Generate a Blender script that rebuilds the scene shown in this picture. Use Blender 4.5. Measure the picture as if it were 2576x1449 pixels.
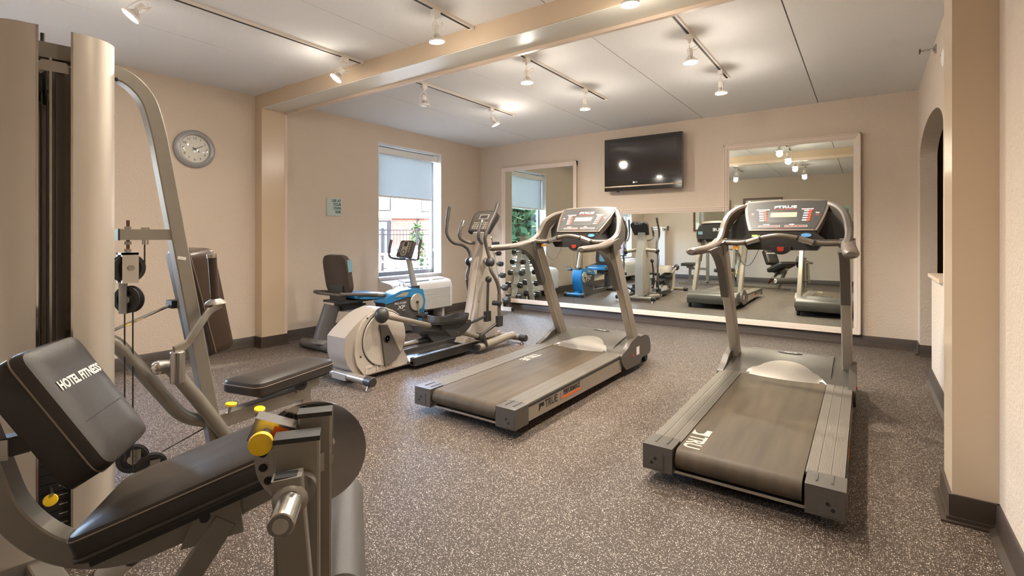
import bpy, bmesh, math, random
from mathutils import Vector, Matrix

random.seed(7)
for _o in list(bpy.data.objects):
    bpy.data.objects.remove(_o, do_unlink=True)
scene = bpy.context.scene
COL = scene.collection
PI = math.pi

# ---------------------------------------------------------------- camera
cam_d = bpy.data.cameras.new('camera')
cam = bpy.data.objects.new('camera', cam_d)
COL.objects.link(cam)
cam.location = (4.855, -5.971, 1.07)
cam.rotation_euler = (PI / 2, 0, math.atan(890 / 1249))
cam_d.sensor_width = 36.0
cam_d.lens = 1249 / 2576 * 36.0
cam_d.shift_y = -129.5 / 2576
cam_d.clip_start = 0.05
cam_d.clip_end = 200
scene.camera = cam

# ---------------------------------------------------------------- sky, sun, exposure
world = bpy.data.worlds.new('world')
scene.world = world
world.use_nodes = True
wn = world.node_tree
wbg = wn.nodes['Background']
wsky = wn.nodes.new('ShaderNodeTexSky')
wsky.sky_type = 'NISHITA'
wsky.sun_disc = False
wsky.sun_elevation = math.radians(42)
wsky.sun_rotation = math.radians(160)
wsky.air_density = 0.7
wsky.dust_density = 4.0
wn.links.new(wsky.outputs['Color'], wbg.inputs['Color'])
wbg.inputs['Strength'].default_value = 5.0

sun_d = bpy.data.lights.new('sun', 'SUN')
sun_d.energy = 2.0
sun_d.angle = math.radians(0.6)
sun_d.color = (1.0, 0.95, 0.86)
sun = bpy.data.objects.new('sun', sun_d)
COL.objects.link(sun)
sun.location = (-6, -8, 9)
sun.rotation_euler = Vector((0.30, 0.66, -0.70)).to_track_quat('-Z', 'Y').to_euler()

# portals in the two window openings: they emit nothing, only guide the sky's light
for _y in (-1.42, -5.57):
    por_d = bpy.data.lights.new('window_portal', 'AREA')
    por_d.shape = 'RECTANGLE'
    por_d.size = 1.05
    por_d.size_y = 1.6
    por_d.cycles.is_portal = True
    por = bpy.data.objects.new('window_portal', por_d)
    COL.objects.link(por)
    por.location = (-0.22, _y, 1.39)
    por.rotation_euler = Vector((1, 0, 0)).to_track_quat('-Z', 'Z').to_euler()

LAMP_POINT = 2.0      # watts, light that spills all round a bulb
LAMP_SPOT = 33.0      # watts, the reflector's beam
LAMP_COL = (1.0, 0.905, 0.79)

scene.view_settings.view_transform = 'Standard'
scene.view_settings.look = 'None'
scene.view_settings.gamma = 1.0
scene.view_settings.use_curve_mapping = False
scene.view_settings.exposure = 1.55

# ---------------------------------------------------------------- materials
MATS = {}


def sset(b, name, v):
    if name in b.inputs:
        b.inputs[name].default_value = v


def mat(name, col, rough=0.5, metal=0.0, bump=None, var=None, coat=0.0, spec=None, aniso=None):
    """bump=(scale, strength) noise relief; var=(scale, amount) mottled tone."""
    m = bpy.data.materials.new(name)
    m.use_nodes = True
    nt = m.node_tree
    b = nt.nodes['Principled BSDF']
    sset(b, 'Base Color', (col[0], col[1], col[2], 1))
    sset(b, 'Roughness', rough)
    sset(b, 'Metallic', metal)
    if coat:
        sset(b, 'Coat Weight', coat)
        sset(b, 'Coat Roughness', 0.1)
    if spec is not None:
        sset(b, 'Specular IOR Level', spec)
    tc = None
    if bump or var:
        tc = nt.nodes.new('ShaderNodeTexCoord')
    if var:
        n = nt.nodes.new('ShaderNodeTexNoise')
        n.inputs['Scale'].default_value = var[0]
        n.inputs['Detail'].default_value = 4
        if aniso:
            mp = nt.nodes.new('ShaderNodeMapping')
            mp.inputs['Scale'].default_value = aniso
            nt.links.new(tc.outputs['Object'], mp.inputs['Vector'])
            nt.links.new(mp.outputs['Vector'], n.inputs['Vector'])
        else:
            nt.links.new(tc.outputs['Object'], n.inputs['Vector'])
        mx = nt.nodes.new('ShaderNodeMix')
        mx.data_type = 'RGBA'
        lo = [max(0, c * (1 - var[1])) for c in col]
        hi = [min(1, c * (1 + var[1])) for c in col]
        mx.inputs[6].default_value = (*lo, 1)
        mx.inputs[7].default_value = (*hi, 1)
        nt.links.new(n.outputs['Fac'], mx.inputs[0])
        nt.links.new(mx.outputs[2], b.inputs['Base Color'])
    if bump:
        n2 = nt.nodes.new('ShaderNodeTexNoise')
        n2.inputs['Scale'].default_value = bump[0]
        n2.inputs['Detail'].default_value = 3
        nt.links.new(tc.outputs['Object'], n2.inputs['Vector'])
        bp = nt.nodes.new('ShaderNodeBump')
        bp.inputs['Strength'].default_value = bump[1]
        bp.inputs['Distance'].default_value = 0.01
        nt.links.new(n2.outputs['Fac'], bp.inputs['Height'])
        nt.links.new(bp.outputs['Normal'], b.inputs['Normal'])
    MATS[name] = m
    return m


def emit_mat(name, col, strength):
    m = bpy.data.materials.new(name)
    m.use_nodes = True
    b = m.node_tree.nodes['Principled BSDF']
    sset(b, 'Base Color', (col[0], col[1], col[2], 1))
    sset(b, 'Emission Color', (col[0], col[1], col[2], 1))
    sset(b, 'Emission Strength', strength)
    MATS[name] = m
    return m


def pane_mat(name, tint, ior=1.45, haze=0.0):
    """thin clear sheet: see-through plus a Fresnel reflection"""
    m = bpy.data.materials.new(name)
    m.use_nodes = True
    nt = m.node_tree
    nt.nodes.remove(nt.nodes['Principled BSDF'])
    out = nt.nodes['Material Output']
    tr = nt.nodes.new('ShaderNodeBsdfTransparent')
    tr.inputs['Color'].default_value = (*tint, 1)
    gl = nt.nodes.new('ShaderNodeBsdfGlossy')
    gl.inputs['Roughness'].default_value = 0.02
    lw = nt.nodes.new('ShaderNodeLayerWeight')
    lw.inputs['Blend'].default_value = 0.5
    pw = nt.nodes.new('ShaderNodeMath')
    pw.operation = 'POWER'
    pw.inputs[1].default_value = 5.0
    nt.links.new(lw.outputs['Facing'], pw.inputs[0])
    ma = nt.nodes.new('ShaderNodeMath')
    ma.operation = 'MULTIPLY_ADD'
    ma.inputs[1].default_value = 0.92
    ma.inputs[2].default_value = 0.04
    nt.links.new(pw.outputs['Value'], ma.inputs[0])
    mx = nt.nodes.new('ShaderNodeMixShader')
    nt.links.new(ma.outputs['Value'], mx.inputs['Fac'])
    nt.links.new(tr.outputs['BSDF'], mx.inputs[1])
    nt.links.new(gl.outputs['BSDF'], mx.inputs[2])
    nt.links.new(mx.outputs['Shader'], out.inputs['Surface'])
    MATS[name] = m
    return m


mat('wall_paint', (0.63, 0.525, 0.42), 0.75, bump=(70, 0.55), var=(2.0, 0.03))
mat('beam_paint', (0.60, 0.46, 0.32), 0.22, spec=0.7)
mat('soffit', (0.66, 0.63, 0.54), 0.30, spec=0.6)
mat('trim_paint', (0.66, 0.52, 0.40), 0.45)
mat('mirror_frame', (0.68, 0.57, 0.47), 0.45)
mat('ceiling_texture', (0.80, 0.785, 0.76), 0.85, bump=(330, 0.55), var=(120, 0.06))
mat('joint_dark', (0.30, 0.285, 0.26), 0.9)
mat('base_rubber', (0.055, 0.040, 0.030), 0.45, var=(6, 0.25))
mat('track_white', (0.72, 0.66, 0.58), 0.4)
mat('slot_black', (0.01, 0.01, 0.01), 0.6)
mat('lamp_white', (0.85, 0.80, 0.74), 0.35)
mat('reflector', (0.85, 0.82, 0.78), 0.15, 0.9)
emit_mat('bulb_glow', (1.0, 0.86, 0.66), 28.0)
mat('bulb_off', (0.80, 0.79, 0.76), 0.2)
mat('champagne', (0.40, 0.35, 0.285), 0.34, 0.55, var=(30, 0.05))
mat('champagne_dark', (0.30, 0.26, 0.21), 0.36, 0.55)
mat('tower_silver', (0.70, 0.63, 0.54), 0.40, 0.5, var=(3, 0.05))
mat('gunmetal', (0.30, 0.272, 0.23), 0.40, 0.5, var=(12, 0.10))
mat('chrome', (0.72, 0.69, 0.65), 0.10, 1.0)
mat('steel', (0.52, 0.49, 0.45), 0.24, 0.95)
mat('black_plastic', (0.030, 0.028, 0.026), 0.42)
mat('grey_plastic', (0.085, 0.073, 0.060), 0.40, bump=(300, 0.08))
mat('tan_plastic', (0.115, 0.092, 0.070), 0.42)
mat('rail_alu', (0.225, 0.198, 0.165), 0.45, 0.35, var=(60, 0.08), aniso=(14, 0.4, 1))
mat('belt', (0.078, 0.058, 0.037), 0.5, var=(6, 0.55), aniso=(3, 0.3, 1), spec=0.2)
mat('hood', (0.105, 0.095, 0.080), 0.36, 0.2, var=(20, 0.05), spec=0.35)
mat('kick_steel', (0.42, 0.385, 0.335), 0.36, 0.7, var=(30, 0.06), aniso=(6, 0.5, 0.5))
mat('face_black', (0.045, 0.043, 0.040), 0.30, coat=0.3)
mat('lcd', (0.42, 0.41, 0.25), 0.25)
mat('red_key', (0.62, 0.06, 0.025), 0.4)
mat('white_print', (0.82, 0.80, 0.76), 0.5)
mat('faded_print', (0.48, 0.44, 0.37), 0.6)
mat('black_print', (0.012, 0.011, 0.011), 0.5)
mat('orange_print', (0.80, 0.13, 0.015), 0.5)
mat('red_print', (0.55, 0.06, 0.03), 0.5)
mat('blue_key', (0.10, 0.30, 0.62), 0.35)
mat('green_tag', (0.35, 0.50, 0.12), 0.5)
mat('yellow', (0.95, 0.62, 0.02), 0.35)
mat('orange_clip', (0.80, 0.36, 0.03), 0.4)
mat('vinyl', (0.036, 0.029, 0.024), 0.36, bump=(260, 0.07), var=(5, 0.2), spec=0.4)
mat('vinyl_brown', (0.055, 0.034, 0.022), 0.36, bump=(260, 0.07), var=(5, 0.2), spec=0.4)
mat('foam', (0.085, 0.078, 0.07), 0.38, bump=(400, 0.1))
mat('rubber', (0.022, 0.02, 0.02), 0.55)
mat('stitch', (0.16, 0.12, 0.09), 0.6)
mat('shroud', (0.46, 0.405, 0.345), 0.36, 0.35)
mat('shroud_light', (0.54, 0.48, 0.41), 0.36, 0.3)
mat('wedge_grey', (0.10, 0.085, 0.075), 0.4)
mat('bike_blue', (0.02, 0.20, 0.43), 0.28, coat=0.3)
mat('bike_grey', (0.075, 0.068, 0.062), 0.5)
mat('bike_silver', (0.55, 0.52, 0.45), 0.32, 0.5)
mat('seat_fabric', (0.062, 0.042, 0.03), 0.8, bump=(500, 0.3))
mat('seat_blue', (0.16, 0.30, 0.36), 0.7)
mat('ac_white', (0.72, 0.69, 0.64), 0.4)
mat('ac_grey', (0.33, 0.33, 0.34), 0.5)
mat('clock_silver', (0.42, 0.42, 0.42), 0.35, 0.5)
mat('clock_face', (0.72, 0.67, 0.61), 0.5)
mat('tv_black', (0.012, 0.010, 0.009), 0.09, coat=0.6)
mat('tv_screen', (0.028, 0.022, 0.022), 0.05, spec=0.7)
mat('tv_strip', (0.30, 0.24, 0.18), 0.25, 0.9)
mat('sign_green', (0.50, 0.58, 0.52), 0.35)
mat('sign_ink', (0.02, 0.09, 0.10), 0.5)
mat('wood_frame', (0.12, 0.045, 0.02), 0.35, var=(14, 0.3), aniso=(1, 1, 8))
mat('paper', (0.74, 0.70, 0.62), 0.7)
mat('ink_brown', (0.34, 0.27, 0.20), 0.7)
mat('window_metal', (0.16, 0.17, 0.18), 0.4, 0.4)
mat('window_white', (0.76, 0.74, 0.70), 0.5)
mat('sill_grey', (0.42, 0.40, 0.38), 0.45)
mat('rack_white', (0.62, 0.60, 0.54), 0.4)
mat('hex_black', (0.045, 0.042, 0.04), 0.45)
mat('outside_white', (0.12, 0.12, 0.119), 0.8, spec=0.05)
mat('mortar', (0.55, 0.42, 0.38), 0.9)
mat('brick', (0.50, 0.20, 0.155), 0.85, var=(9, 0.18))
mat('pave', (0.085, 0.082, 0.077), 0.9, var=(2, 0.08), spec=0.05)
mat('far_glass', (0.010, 0.013, 0.018), 0.5, spec=0.05)
mat('fence_iron', (0.005, 0.005, 0.0065), 0.8, spec=0.03)
mat('leaf', (0.012, 0.026, 0.011), 0.7, var=(8, 0.4), spec=0.03)
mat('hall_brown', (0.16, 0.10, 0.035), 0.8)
mat('jamb_paint', (0.47, 0.355, 0.25), 0.75, bump=(70, 0.55))
mat('plaster_white', (0.74, 0.70, 0.64), 0.7, bump=(70, 0.3))
pane_mat('glass', (0.96, 0.98, 0.97))

# silvered mirror glass, faintly green
_m = bpy.data.materials.new('mirror')
_m.use_nodes = True
_nt = _m.node_tree
_nt.nodes.remove(_nt.nodes['Principled BSDF'])
_g = _nt.nodes.new('ShaderNodeBsdfGlossy')
_g.inputs['Color'].default_value = (0.84, 0.885, 0.82, 1)
_g.inputs['Roughness'].default_value = 0.0
_nt.links.new(_g.outputs['BSDF'], _nt.nodes['Material Output'].inputs['Surface'])
MATS['mirror'] = _m

# roller blind: thin woven screen, part translucent
_m = bpy.data.materials.new('blind_fabric')
_m.use_nodes = True
_nt = _m.node_tree
_nt.nodes.remove(_nt.nodes['Principled BSDF'])
_d = _nt.nodes.new('ShaderNodeBsdfDiffuse')
_d.inputs['Color'].default_value = (0.70, 0.72, 0.71, 1)
_t = _nt.nodes.new('ShaderNodeBsdfTranslucent')
_t.inputs['Color'].default_value = (0.33, 0.345, 0.335, 1)
_x = _nt.nodes.new('ShaderNodeMixShader')
_x.inputs['Fac'].default_value = 0.5
_nt.links.new(_d.outputs['BSDF'], _x.inputs[1])
_nt.links.new(_t.outputs['BSDF'], _x.inputs[2])
_nt.links.new(_x.outputs['Shader'], _nt.nodes['Material Output'].inputs['Surface'])
MATS['blind_fabric'] = _m

# rubber gym floor: dark crumb with pale flecks of two sizes
_m = bpy.data.materials.new('rubber_floor')
_m.use_nodes = True
_nt = _m.node_tree
_b = _nt.nodes['Principled BSDF']
sset(_b, 'Roughness', 0.5)
sset(_b, 'Specular IOR Level', 0.22)
_tc = _nt.nodes.new('ShaderNodeTexCoord')


def _fleck(scale, dist, keep, warp):
    wob = _nt.nodes.new('ShaderNodeTexNoise')
    wob.inputs['Scale'].default_value = scale * 0.9
    _nt.links.new(_tc.outputs['Object'], wob.inputs['Vector'])
    vm = _nt.nodes.new('ShaderNodeVectorMath')
    vm.operation = 'SCALE'
    vm.inputs['Scale'].default_value = warp
    _nt.links.new(wob.outputs['Color'], vm.inputs[0])
    va = _nt.nodes.new('ShaderNodeVectorMath')
    va.operation = 'ADD'
    _nt.links.new(_tc.outputs['Object'], va.inputs[0])
    _nt.links.new(vm.outputs['Vector'], va.inputs[1])
    v = _nt.nodes.new('ShaderNodeTexVoronoi')
    v.inputs['Scale'].default_value = scale
    _nt.links.new(va.outputs['Vector'], v.inputs['Vector'])
    lt = _nt.nodes.new('ShaderNodeMath')
    lt.operation = 'LESS_THAN'
    lt.inputs[1].default_value = dist
    _nt.links.new(v.outputs['Distance'], lt.inputs[0])
    sp = _nt.nodes.new('ShaderNodeSeparateColor')
    _nt.links.new(v.outputs['Color'], sp.inputs['Color'])
    k = _nt.nodes.new('ShaderNodeMath')
    k.operation = 'LESS_THAN'
    k.inputs[1].default_value = keep
    _nt.links.new(sp.outputs['Red'], k.inputs[0])
    mu = _nt.nodes.new('ShaderNodeMath')
    mu.operation = 'MULTIPLY'
    _nt.links.new(lt.outputs['Value'], mu.inputs[0])
    _nt.links.new(k.outputs['Value'], mu.inputs[1])
    return mu, sp


_f1, _s1 = _fleck(165, 0.33, 0.46, 0.005)
_f2, _s2 = _fleck(270, 0.33, 0.36, 0.003)
_mx = _nt.nodes.new('ShaderNodeMath')
_mx.operation = 'MAXIMUM'
_nt.links.new(_f1.outputs['Value'], _mx.inputs[0])
_nt.links.new(_f2.outputs['Value'], _mx.inputs[1])
_tone = _nt.nodes.new('ShaderNodeMix')
_tone.data_type = 'RGBA'
_tone.inputs[6].default_value = (0.30, 0.245, 0.20, 1)
_tone.inputs[7].default_value = (0.70, 0.61, 0.53, 1)
_nt.links.new(_s1.outputs['Green'], _tone.inputs[0])
_fm = _nt.nodes.new('ShaderNodeMix')
_fm.data_type = 'RGBA'
_fm.inputs[6].default_value = (0.060, 0.044, 0.032, 1)
_nt.links.new(_mx.outputs['Value'], _fm.inputs[0])
_nt.links.new(_tone.outputs[2], _fm.inputs[7])
_nt.links.new(_fm.outputs[2], _b.inputs['Base Color'])
MATS['rubber_floor'] = _m

# ---------------------------------------------------------------- geometry helpers


def V(*a):
    return Vector(a)


def frame(d, up=(0, 0, 1)):
    d = Vector(d).normalized()
    up = Vector(up)
    if abs(d.dot(up)) > 0.999:
        up = Vector((1, 0, 0)) if abs(d.x) < 0.9 else Vector((0, 1, 0))
    x = up.cross(d).normalized()
    y = d.cross(x).normalized()
    return x, y, d


def fillet(pts, r, n=5, closed=False):
    """round the inner corners of a polyline (2D or 3D)"""
    P = [Vector(p) for p in pts]
    out = []
    N = len(P)
    rng = range(N) if closed else range(1, N - 1)
    if not closed:
        out.append(P[0])
    for i in rng:
        a, b, c = P[i - 1], P[i], P[(i + 1) % N]
        rr = r[i] if isinstance(r, (list, tuple)) else r
        u, w = (a - b), (c - b)
        k = min(rr, u.length * 0.48, w.length * 0.48)
        p0, p1 = b + u.normalized() * k, b + w.normalized() * k
        for j in range(n + 1):
            t = j / n
            out.append(p0 * (1 - t) ** 2 + b * 2 * t * (1 - t) + p1 * t * t)
    if not closed:
        out.append(P[-1])
    return out


def catmull(rows, n=4):
    """smooth a list of equal-length number rows"""
    out = []
    N = len(rows)
    for i in range(N - 1):
        p0, p1, p2, p3 = rows[max(i - 1, 0)], rows[i], rows[i + 1], rows[min(i + 2, N - 1)]
        for j in range(n):
            t = j / n
            out.append([0.5 * (2 * b + (c - a) * t + (2 * a - 5 * b + 4 * c - d) * t * t + (3 * b - a - 3 * c + d) * t ** 3)
                        for a, b, c, d in zip(p0, p1, p2, p3)])
    out.append(list(rows[-1]))
    return out


class G:
    """collects shapes (world coordinates) into one mesh"""

    def __init__(self):
        self.bm = bmesh.new()

    def _faces(self, loops, quads):
        vs = [self.bm.verts.new(p) for p in loops]
        fs = []
        for q in quads:
            try:
                fs.append(self.bm.faces.new([vs[i] for i in q]))
            except ValueError:
                pass
        return vs, fs

    def _bevel(self, fs, w, seg=2, angle=0.5):
        es = set()
        for f in fs:
            for e in f.edges:
                if len(e.link_faces) == 2 and e.calc_face_angle(0) > angle:
                    es.add(e)
        if es and w > 0:
            bmesh.ops.bevel(self.bm, geom=list(es), offset=w, segments=seg, profile=0.5, affect='EDGES', clamp_overlap=True)

    def box(self, c, s, bev=0.0, X=(1, 0, 0), Y=(0, 1, 0), Z=None, seg=2, taper=1.0):
        c = Vector(c)
        X, Y = Vector(X).normalized(), Vector(Y).normalized()
        Zv = Vector(Z).normalized() if Z is not None else X.cross(Y).normalized()
        hx, hy, hz = s[0] / 2, s[1] / 2, s[2] / 2
        P = []
        for k in (-1, 1):
            t = taper if k > 0 else 1.0
            for (i, j) in ((-1, -1), (1, -1), (1, 1), (-1, 1)):
                P.append(c + X * hx * i * t + Y * hy * j * t + Zv * hz * k)
        vs, fs = self._faces(P, [(3, 2, 1, 0), (4, 5, 6, 7), (0, 1, 5, 4), (1, 2, 6, 5), (2, 3, 7, 6), (3, 0, 4, 7)])
        if bev:
            self._bevel(fs, bev, seg)
        return self

    def bb(self, x0, x1, y0, y1, z0, z1, bev=0.0, seg=2):
        return self.box(((x0 + x1) / 2, (y0 + y1) / 2, (z0 + z1) / 2), (abs(x1 - x0), abs(y1 - y0), abs(z1 - z0)), bev, seg=seg)

    def prism(self, poly, o, U, W, D, bev=0.0, seg=2, angle=0.5):
        """poly in (u,w) about origin o, extruded by vector D"""
        o, U, W, D = Vector(o), Vector(U), Vector(W), Vector(D)
        A = [o + U * p[0] + W * p[1] for p in poly]
        n = len(A)
        vs = [self.bm.verts.new(p) for p in A] + [self.bm.verts.new(p + D) for p in A]
        fs = [self.bm.faces.new(vs[:n]), self.bm.faces.new(vs[n:][::-1])]
        for i in range(n):
            j = (i + 1) % n
            fs.append(self.bm.faces.new((vs[i], vs[n + i], vs[n + j], vs[j])))
        if bev:
            self._bevel(fs, bev, seg, angle)
        return self

    def tube(self, pts, r, seg=12, cap=True, sx=1.0, up=(0, 0, 1)):
        """round (or flattened, sx) tube along a polyline; r number or list"""
        P = [Vector(p) for p in pts]
        n = len(P)
        rings = []
        prev = None
        for i in range(n):
            t = (P[min(i + 1, n - 1)] - P[max(i - 1, 0)])
            if t.length < 1e-9:
                t = Vector((0, 0, 1))
            x, y, d = frame(t, up)
            if prev is not None and x.dot(prev) < 0:
                x, y = -x, -y
            prev = x
            ri = r[i] if isinstance(r, (list, tuple)) else r
            rings.append([self.bm.verts.new(P[i] + x * math.cos(a) * ri * sx + y * math.sin(a) * ri)
                          for a in [2 * PI * k / seg for k in range(seg)]])
        for i in range(n - 1):
            for k in range(seg):
                j = (k + 1) % seg
                self.bm.faces.new((rings[i][k], rings[i][j], rings[i + 1][j], rings[i + 1][k]))
        if cap:
            self.bm.faces.new(rings[0][::-1])
            self.bm.faces.new(rings[-1])
        return self

    def cyl(self, p0, p1, r, r1=None, seg=20, bev=0.0):
        p0, p1 = Vector(p0), Vector(p1)
        r1 = r if r1 is None else r1
        if bev:
            d = (p1 - p0).normalized()
            self.tube([p0, p0 + d * bev, p1 - d * bev, p1], [r - bev, r, r1, r1 - bev], seg)
        else:
            self.tube([p0, p1], [r, r1], seg)
        return self

    def bar(self, pts, w, h, up=(0, 0, 1), bev=0.0, cap=True):
        """rectangular tube along a polyline: w along up x d, h along the other"""
        P = [Vector(p) for p in pts]
        n = len(P)
        rings = []
        wb = bev
        for i in range(n):
            t = P[min(i + 1, n - 1)] - P[max(i - 1, 0)]
            x, y, d = frame(t, up)
            wi = w[i] if isinstance(w, (list, tuple)) else w
            hi = h[i] if isinstance(h, (list, tuple)) else h
            k = 1.0
            if 0 < i < n - 1:
                a, b2 = (P[i] - P[i - 1]).normalized(), (P[i + 1] - P[i]).normalized()
                cth = max(-1, min(1, a.dot(b2)))
                k = 1 / max(0.5, math.cos(math.acos(cth) / 2))
            hx, hy = wi / 2, hi / 2 * k
            if wb:
                cs = [(-hx + wb, -hy), (hx - wb, -hy), (hx, -hy + wb), (hx, hy - wb), (hx - wb, hy), (-hx + wb, hy), (-hx, hy - wb), (-hx, -hy + wb)]
            else:
                cs = [(-hx, -hy), (hx, -hy), (hx, hy), (-hx, hy)]
            rings.append([self.bm.verts.new(P[i] + x * a + y * b) for a, b in cs])
        m = len(rings[0])
        for i in range(n - 1):
            for k in range(m):
                j = (k + 1) % m
                self.bm.faces.new((rings[i][k], rings[i][j], rings[i + 1][j], rings[i + 1][k]))
        if cap:
            self.bm.faces.new(rings[0][::-1])
            self.bm.faces.new(rings[-1])
        return self

    def ball(self, c, r, s=(1, 1, 1), seg=16, rings=10, X=(1, 0, 0), Y=(0, 1, 0)):
        c, X, Y = Vector(c), Vector(X).normalized(), Vector(Y).normalized()
        Z = X.cross(Y)
        rows = []
        for i in range(1, rings):
            th = PI * i / rings
            rows.append([self.bm.verts.new(c + X * (r * s[0] * math.sin(th) * math.cos(2 * PI * k / seg)) +
                                           Y * (r * s[1] * math.sin(th) * math.sin(2 * PI * k / seg)) +
                                           Z * (r * s[2] * math.cos(th))) for k in range(seg)])
        t = self.bm.verts.new(c + Z * r * s[2])
        b = self.bm.verts.new(c - Z * r * s[2])
        for k in range(seg):
            j = (k + 1) % seg
            self.bm.faces.new((t, rows[0][k], rows[0][j]))
            self.bm.faces.new((b, rows[-1][j], rows[-1][k]))
            for i in range(len(rows) - 1):
                self.bm.faces.new((rows[i][k], rows[i + 1][k], rows[i + 1][j], rows[i][j]))
        return self

    def lathe(self, prof, o, axis, seg=28):
        """prof: list of (radius, height along axis); ends with r=0 are closed"""
        o = Vector(o)
        x, y, d = frame(axis)
        rings = []
        for (r, h) in prof:
            if r < 1e-6:
                rings.append([self.bm.verts.new(o + d * h)])
            else:
                rings.append([self.bm.verts.new(o + d * h + x * r * math.cos(2 * PI * k / seg) + y * r * math.sin(2 * PI * k / seg)) for k in range(seg)])
        for i in range(len(rings) - 1):
            A, B = rings[i], rings[i + 1]
            for k in range(seg):
                j = (k + 1) % seg
                if len(A) == 1 and len(B) == 1:
                    continue
                if len(A) == 1:
                    self.bm.faces.new((A[0], B[j], B[k]))
                elif len(B) == 1:
                    self.bm.faces.new((A[k], A[j], B[0]))
                else:
                    self.bm.faces.new((A[k], A[j], B[j], B[k]))
        return self

    def pad(self, c, s, X, Y, r=0.03, crown=0.012, nx=10, ny=14, corner=0.05):
        """upholstered pad: rounded outline, domed top (towards X x Y), soft edge"""
        c, X, Y = Vector(c), Vector(X).normalized(), Vector(Y).normalized()
        Z = X.cross(Y).normalized()
        hx, hy, hz = s[0] / 2, s[1] / 2, s[2] / 2
        out = fillet([(-hx, -hy), (hx, -hy), (hx, hy), (-hx, hy)], corner, 6, closed=True)
        n = len(out)

        def ring(scale_off, z):
            R = []
            for p in out:
                q = Vector((p[0], p[1]))
                L = Vector((max(-1, min(1, q.x / hx)) * scale_off, max(-1, min(1, q.y / hy)) * scale_off))
                q = q - L
                R.append(self.bm.verts.new(c + X * q.x + Y * q.y + Z * z))
            return R
        rows = [ring(r * 0.25, -hz), ring(0, -hz + r * 0.3), ring(0, hz - r), ring(r * 0.3, hz - r * 0.3), ring(r, hz)]
        rows.append(ring(min(hx, hy) * 0.55, hz + crown))
        for i in range(len(rows) - 1):
            for k in range(n):
                j = (k + 1) % n
                self.bm.faces.new((rows[i][k], rows[i][j], rows[i + 1][j], rows[i + 1][k]))
        self.bm.faces.new(rows[0][::-1])
        self.bm.faces.new(rows[-1])
        return self


def root_of(o):
    while o.parent:
        o = o.parent
    return o


def obj(name, g, m, parent=None, label=None, kind=None, angle=0.62):
    bm = g.bm
    bmesh.ops.recalc_face_normals(bm, faces=bm.faces)
    for e in bm.edges:
        if len(e.link_faces) == 2 and e.calc_face_angle(0) > angle:
            e.smooth = False
    for f in bm.faces:
        f.smooth = True
    if parent is not None:
        off = root_of(parent).location
        bmesh.ops.translate(bm, verts=bm.verts, vec=-off)
    me = bpy.data.meshes.new(name)
    bm.to_mesh(me)
    bm.free()
    me.materials.append(MATS[m])
    o = bpy.data.objects.new(name, me)
    COL.objects.link(o)
    if parent is not None:
        o.parent = parent
    if label:
        o['label'] = label
    if kind:
        o['kind'] = kind
    return o


def thing(name, label, cat, loc, group=None):
    o = bpy.data.objects.new(name, None)
    COL.objects.link(o)
    o.location = loc
    o.empty_display_size = 0.1
    o['label'] = label
    o['category'] = cat
    if group:
        o['group'] = group
    return o


def tag(o, label, cat, group=None):
    o['label'] = label
    o['category'] = cat
    if group:
        o['group'] = group
    return o


def struct(name, g, m, label=None, cat=None):
    o = obj(name, g, m)
    o['kind'] = 'structure'
    if label:
        o['label'] = label
    if cat:
        o['category'] = cat
    return o


def kids(o):
    return [c for c in bpy.data.objects if c.parent == o]


def copy_tree(o, parent=None):
    c = o.copy()
    COL.objects.link(c)
    c.parent = parent
    for ch in kids(o):
        copy_tree(ch, c)
    return c


def words(name, s, size, m, parent, loc, xd, yd, align='CENTER', sx=1.0, shear=0.0, bold=0.0, ext=0.0006, gap=1.0):
    """flat raised lettering at world position loc"""
    cu = bpy.data.curves.new('lettering', 'FONT')
    cu.body = s
    cu.size = size
    cu.align_x = align
    cu.align_y = 'CENTER'
    cu.extrude = ext
    cu.offset = bold
    cu.shear = shear
    cu.space_character = gap
    cu.resolution_u = 3
    t = bpy.data.objects.new('lettering', cu)
    COL.objects.link(t)
    dg = bpy.context.evaluated_depsgraph_get()
    me = bpy.data.meshes.new_from_object(t.evaluated_get(dg))
    bpy.data.objects.remove(t, do_unlink=True)
    xd, yd = Vector(xd).normalized(), Vector(yd).normalized()
    zd = xd.cross(yd)
    off = root_of(parent).location if parent is not None else Vector((0, 0, 0))
    loc = Vector(loc) - off
    for v in me.vertices:
        v.co = loc + xd * v.co.x * sx + yd * v.co.y + zd * v.co.z
    me.name = name
    me.materials.clear()
    me.materials.append(MATS[m])
    o = bpy.data.objects.new(name, me)
    COL.objects.link(o)
    if parent is not None:
        o.parent = parent
    return o

# ================================================================ the room
XR = 5.25      # right wall face
YR = -7.0      # rear wall face
HC = 2.44      # ceiling
WY0, WY1, WZ0, WZ1 = -1.975, -0.87, 0.56, 2.225   # window opening
AY0, AY1 = -0.22, -1.87                            # archway

struct('floor', G().bb(-0.2, 7.1, YR - 0.15, 0.15, -0.08, 0.0), 'rubber_floor', 'speckled dark rubber gym floor', 'floor')

ceil = struct('ceiling', G().bb(-0.2, 7.1, YR - 0.15, 0.15, 2.462, 2.56), 'joint_dark', 'textured white ceiling of wide panels', 'ceiling')
seams = [0.0, 1.05, 2.187, 3.322, 4.457, XR]
for (ya, yb) in ((-3.25, 0.0), (YR, -3.48)):
    for i in range(5):
        obj('ceiling_panel', G().bb(seams[i] + (0.004 if i else 0), seams[i + 1] - (0.004 if i < 4 else 0), ya, yb, HC, 2.463, 0.003, 1), 'ceiling_texture', ceil)
obj('ceiling_panel', G().bb(XR, 7.0, YR, 0.0, HC, 2.463), 'ceiling_texture', ceil)

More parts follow.
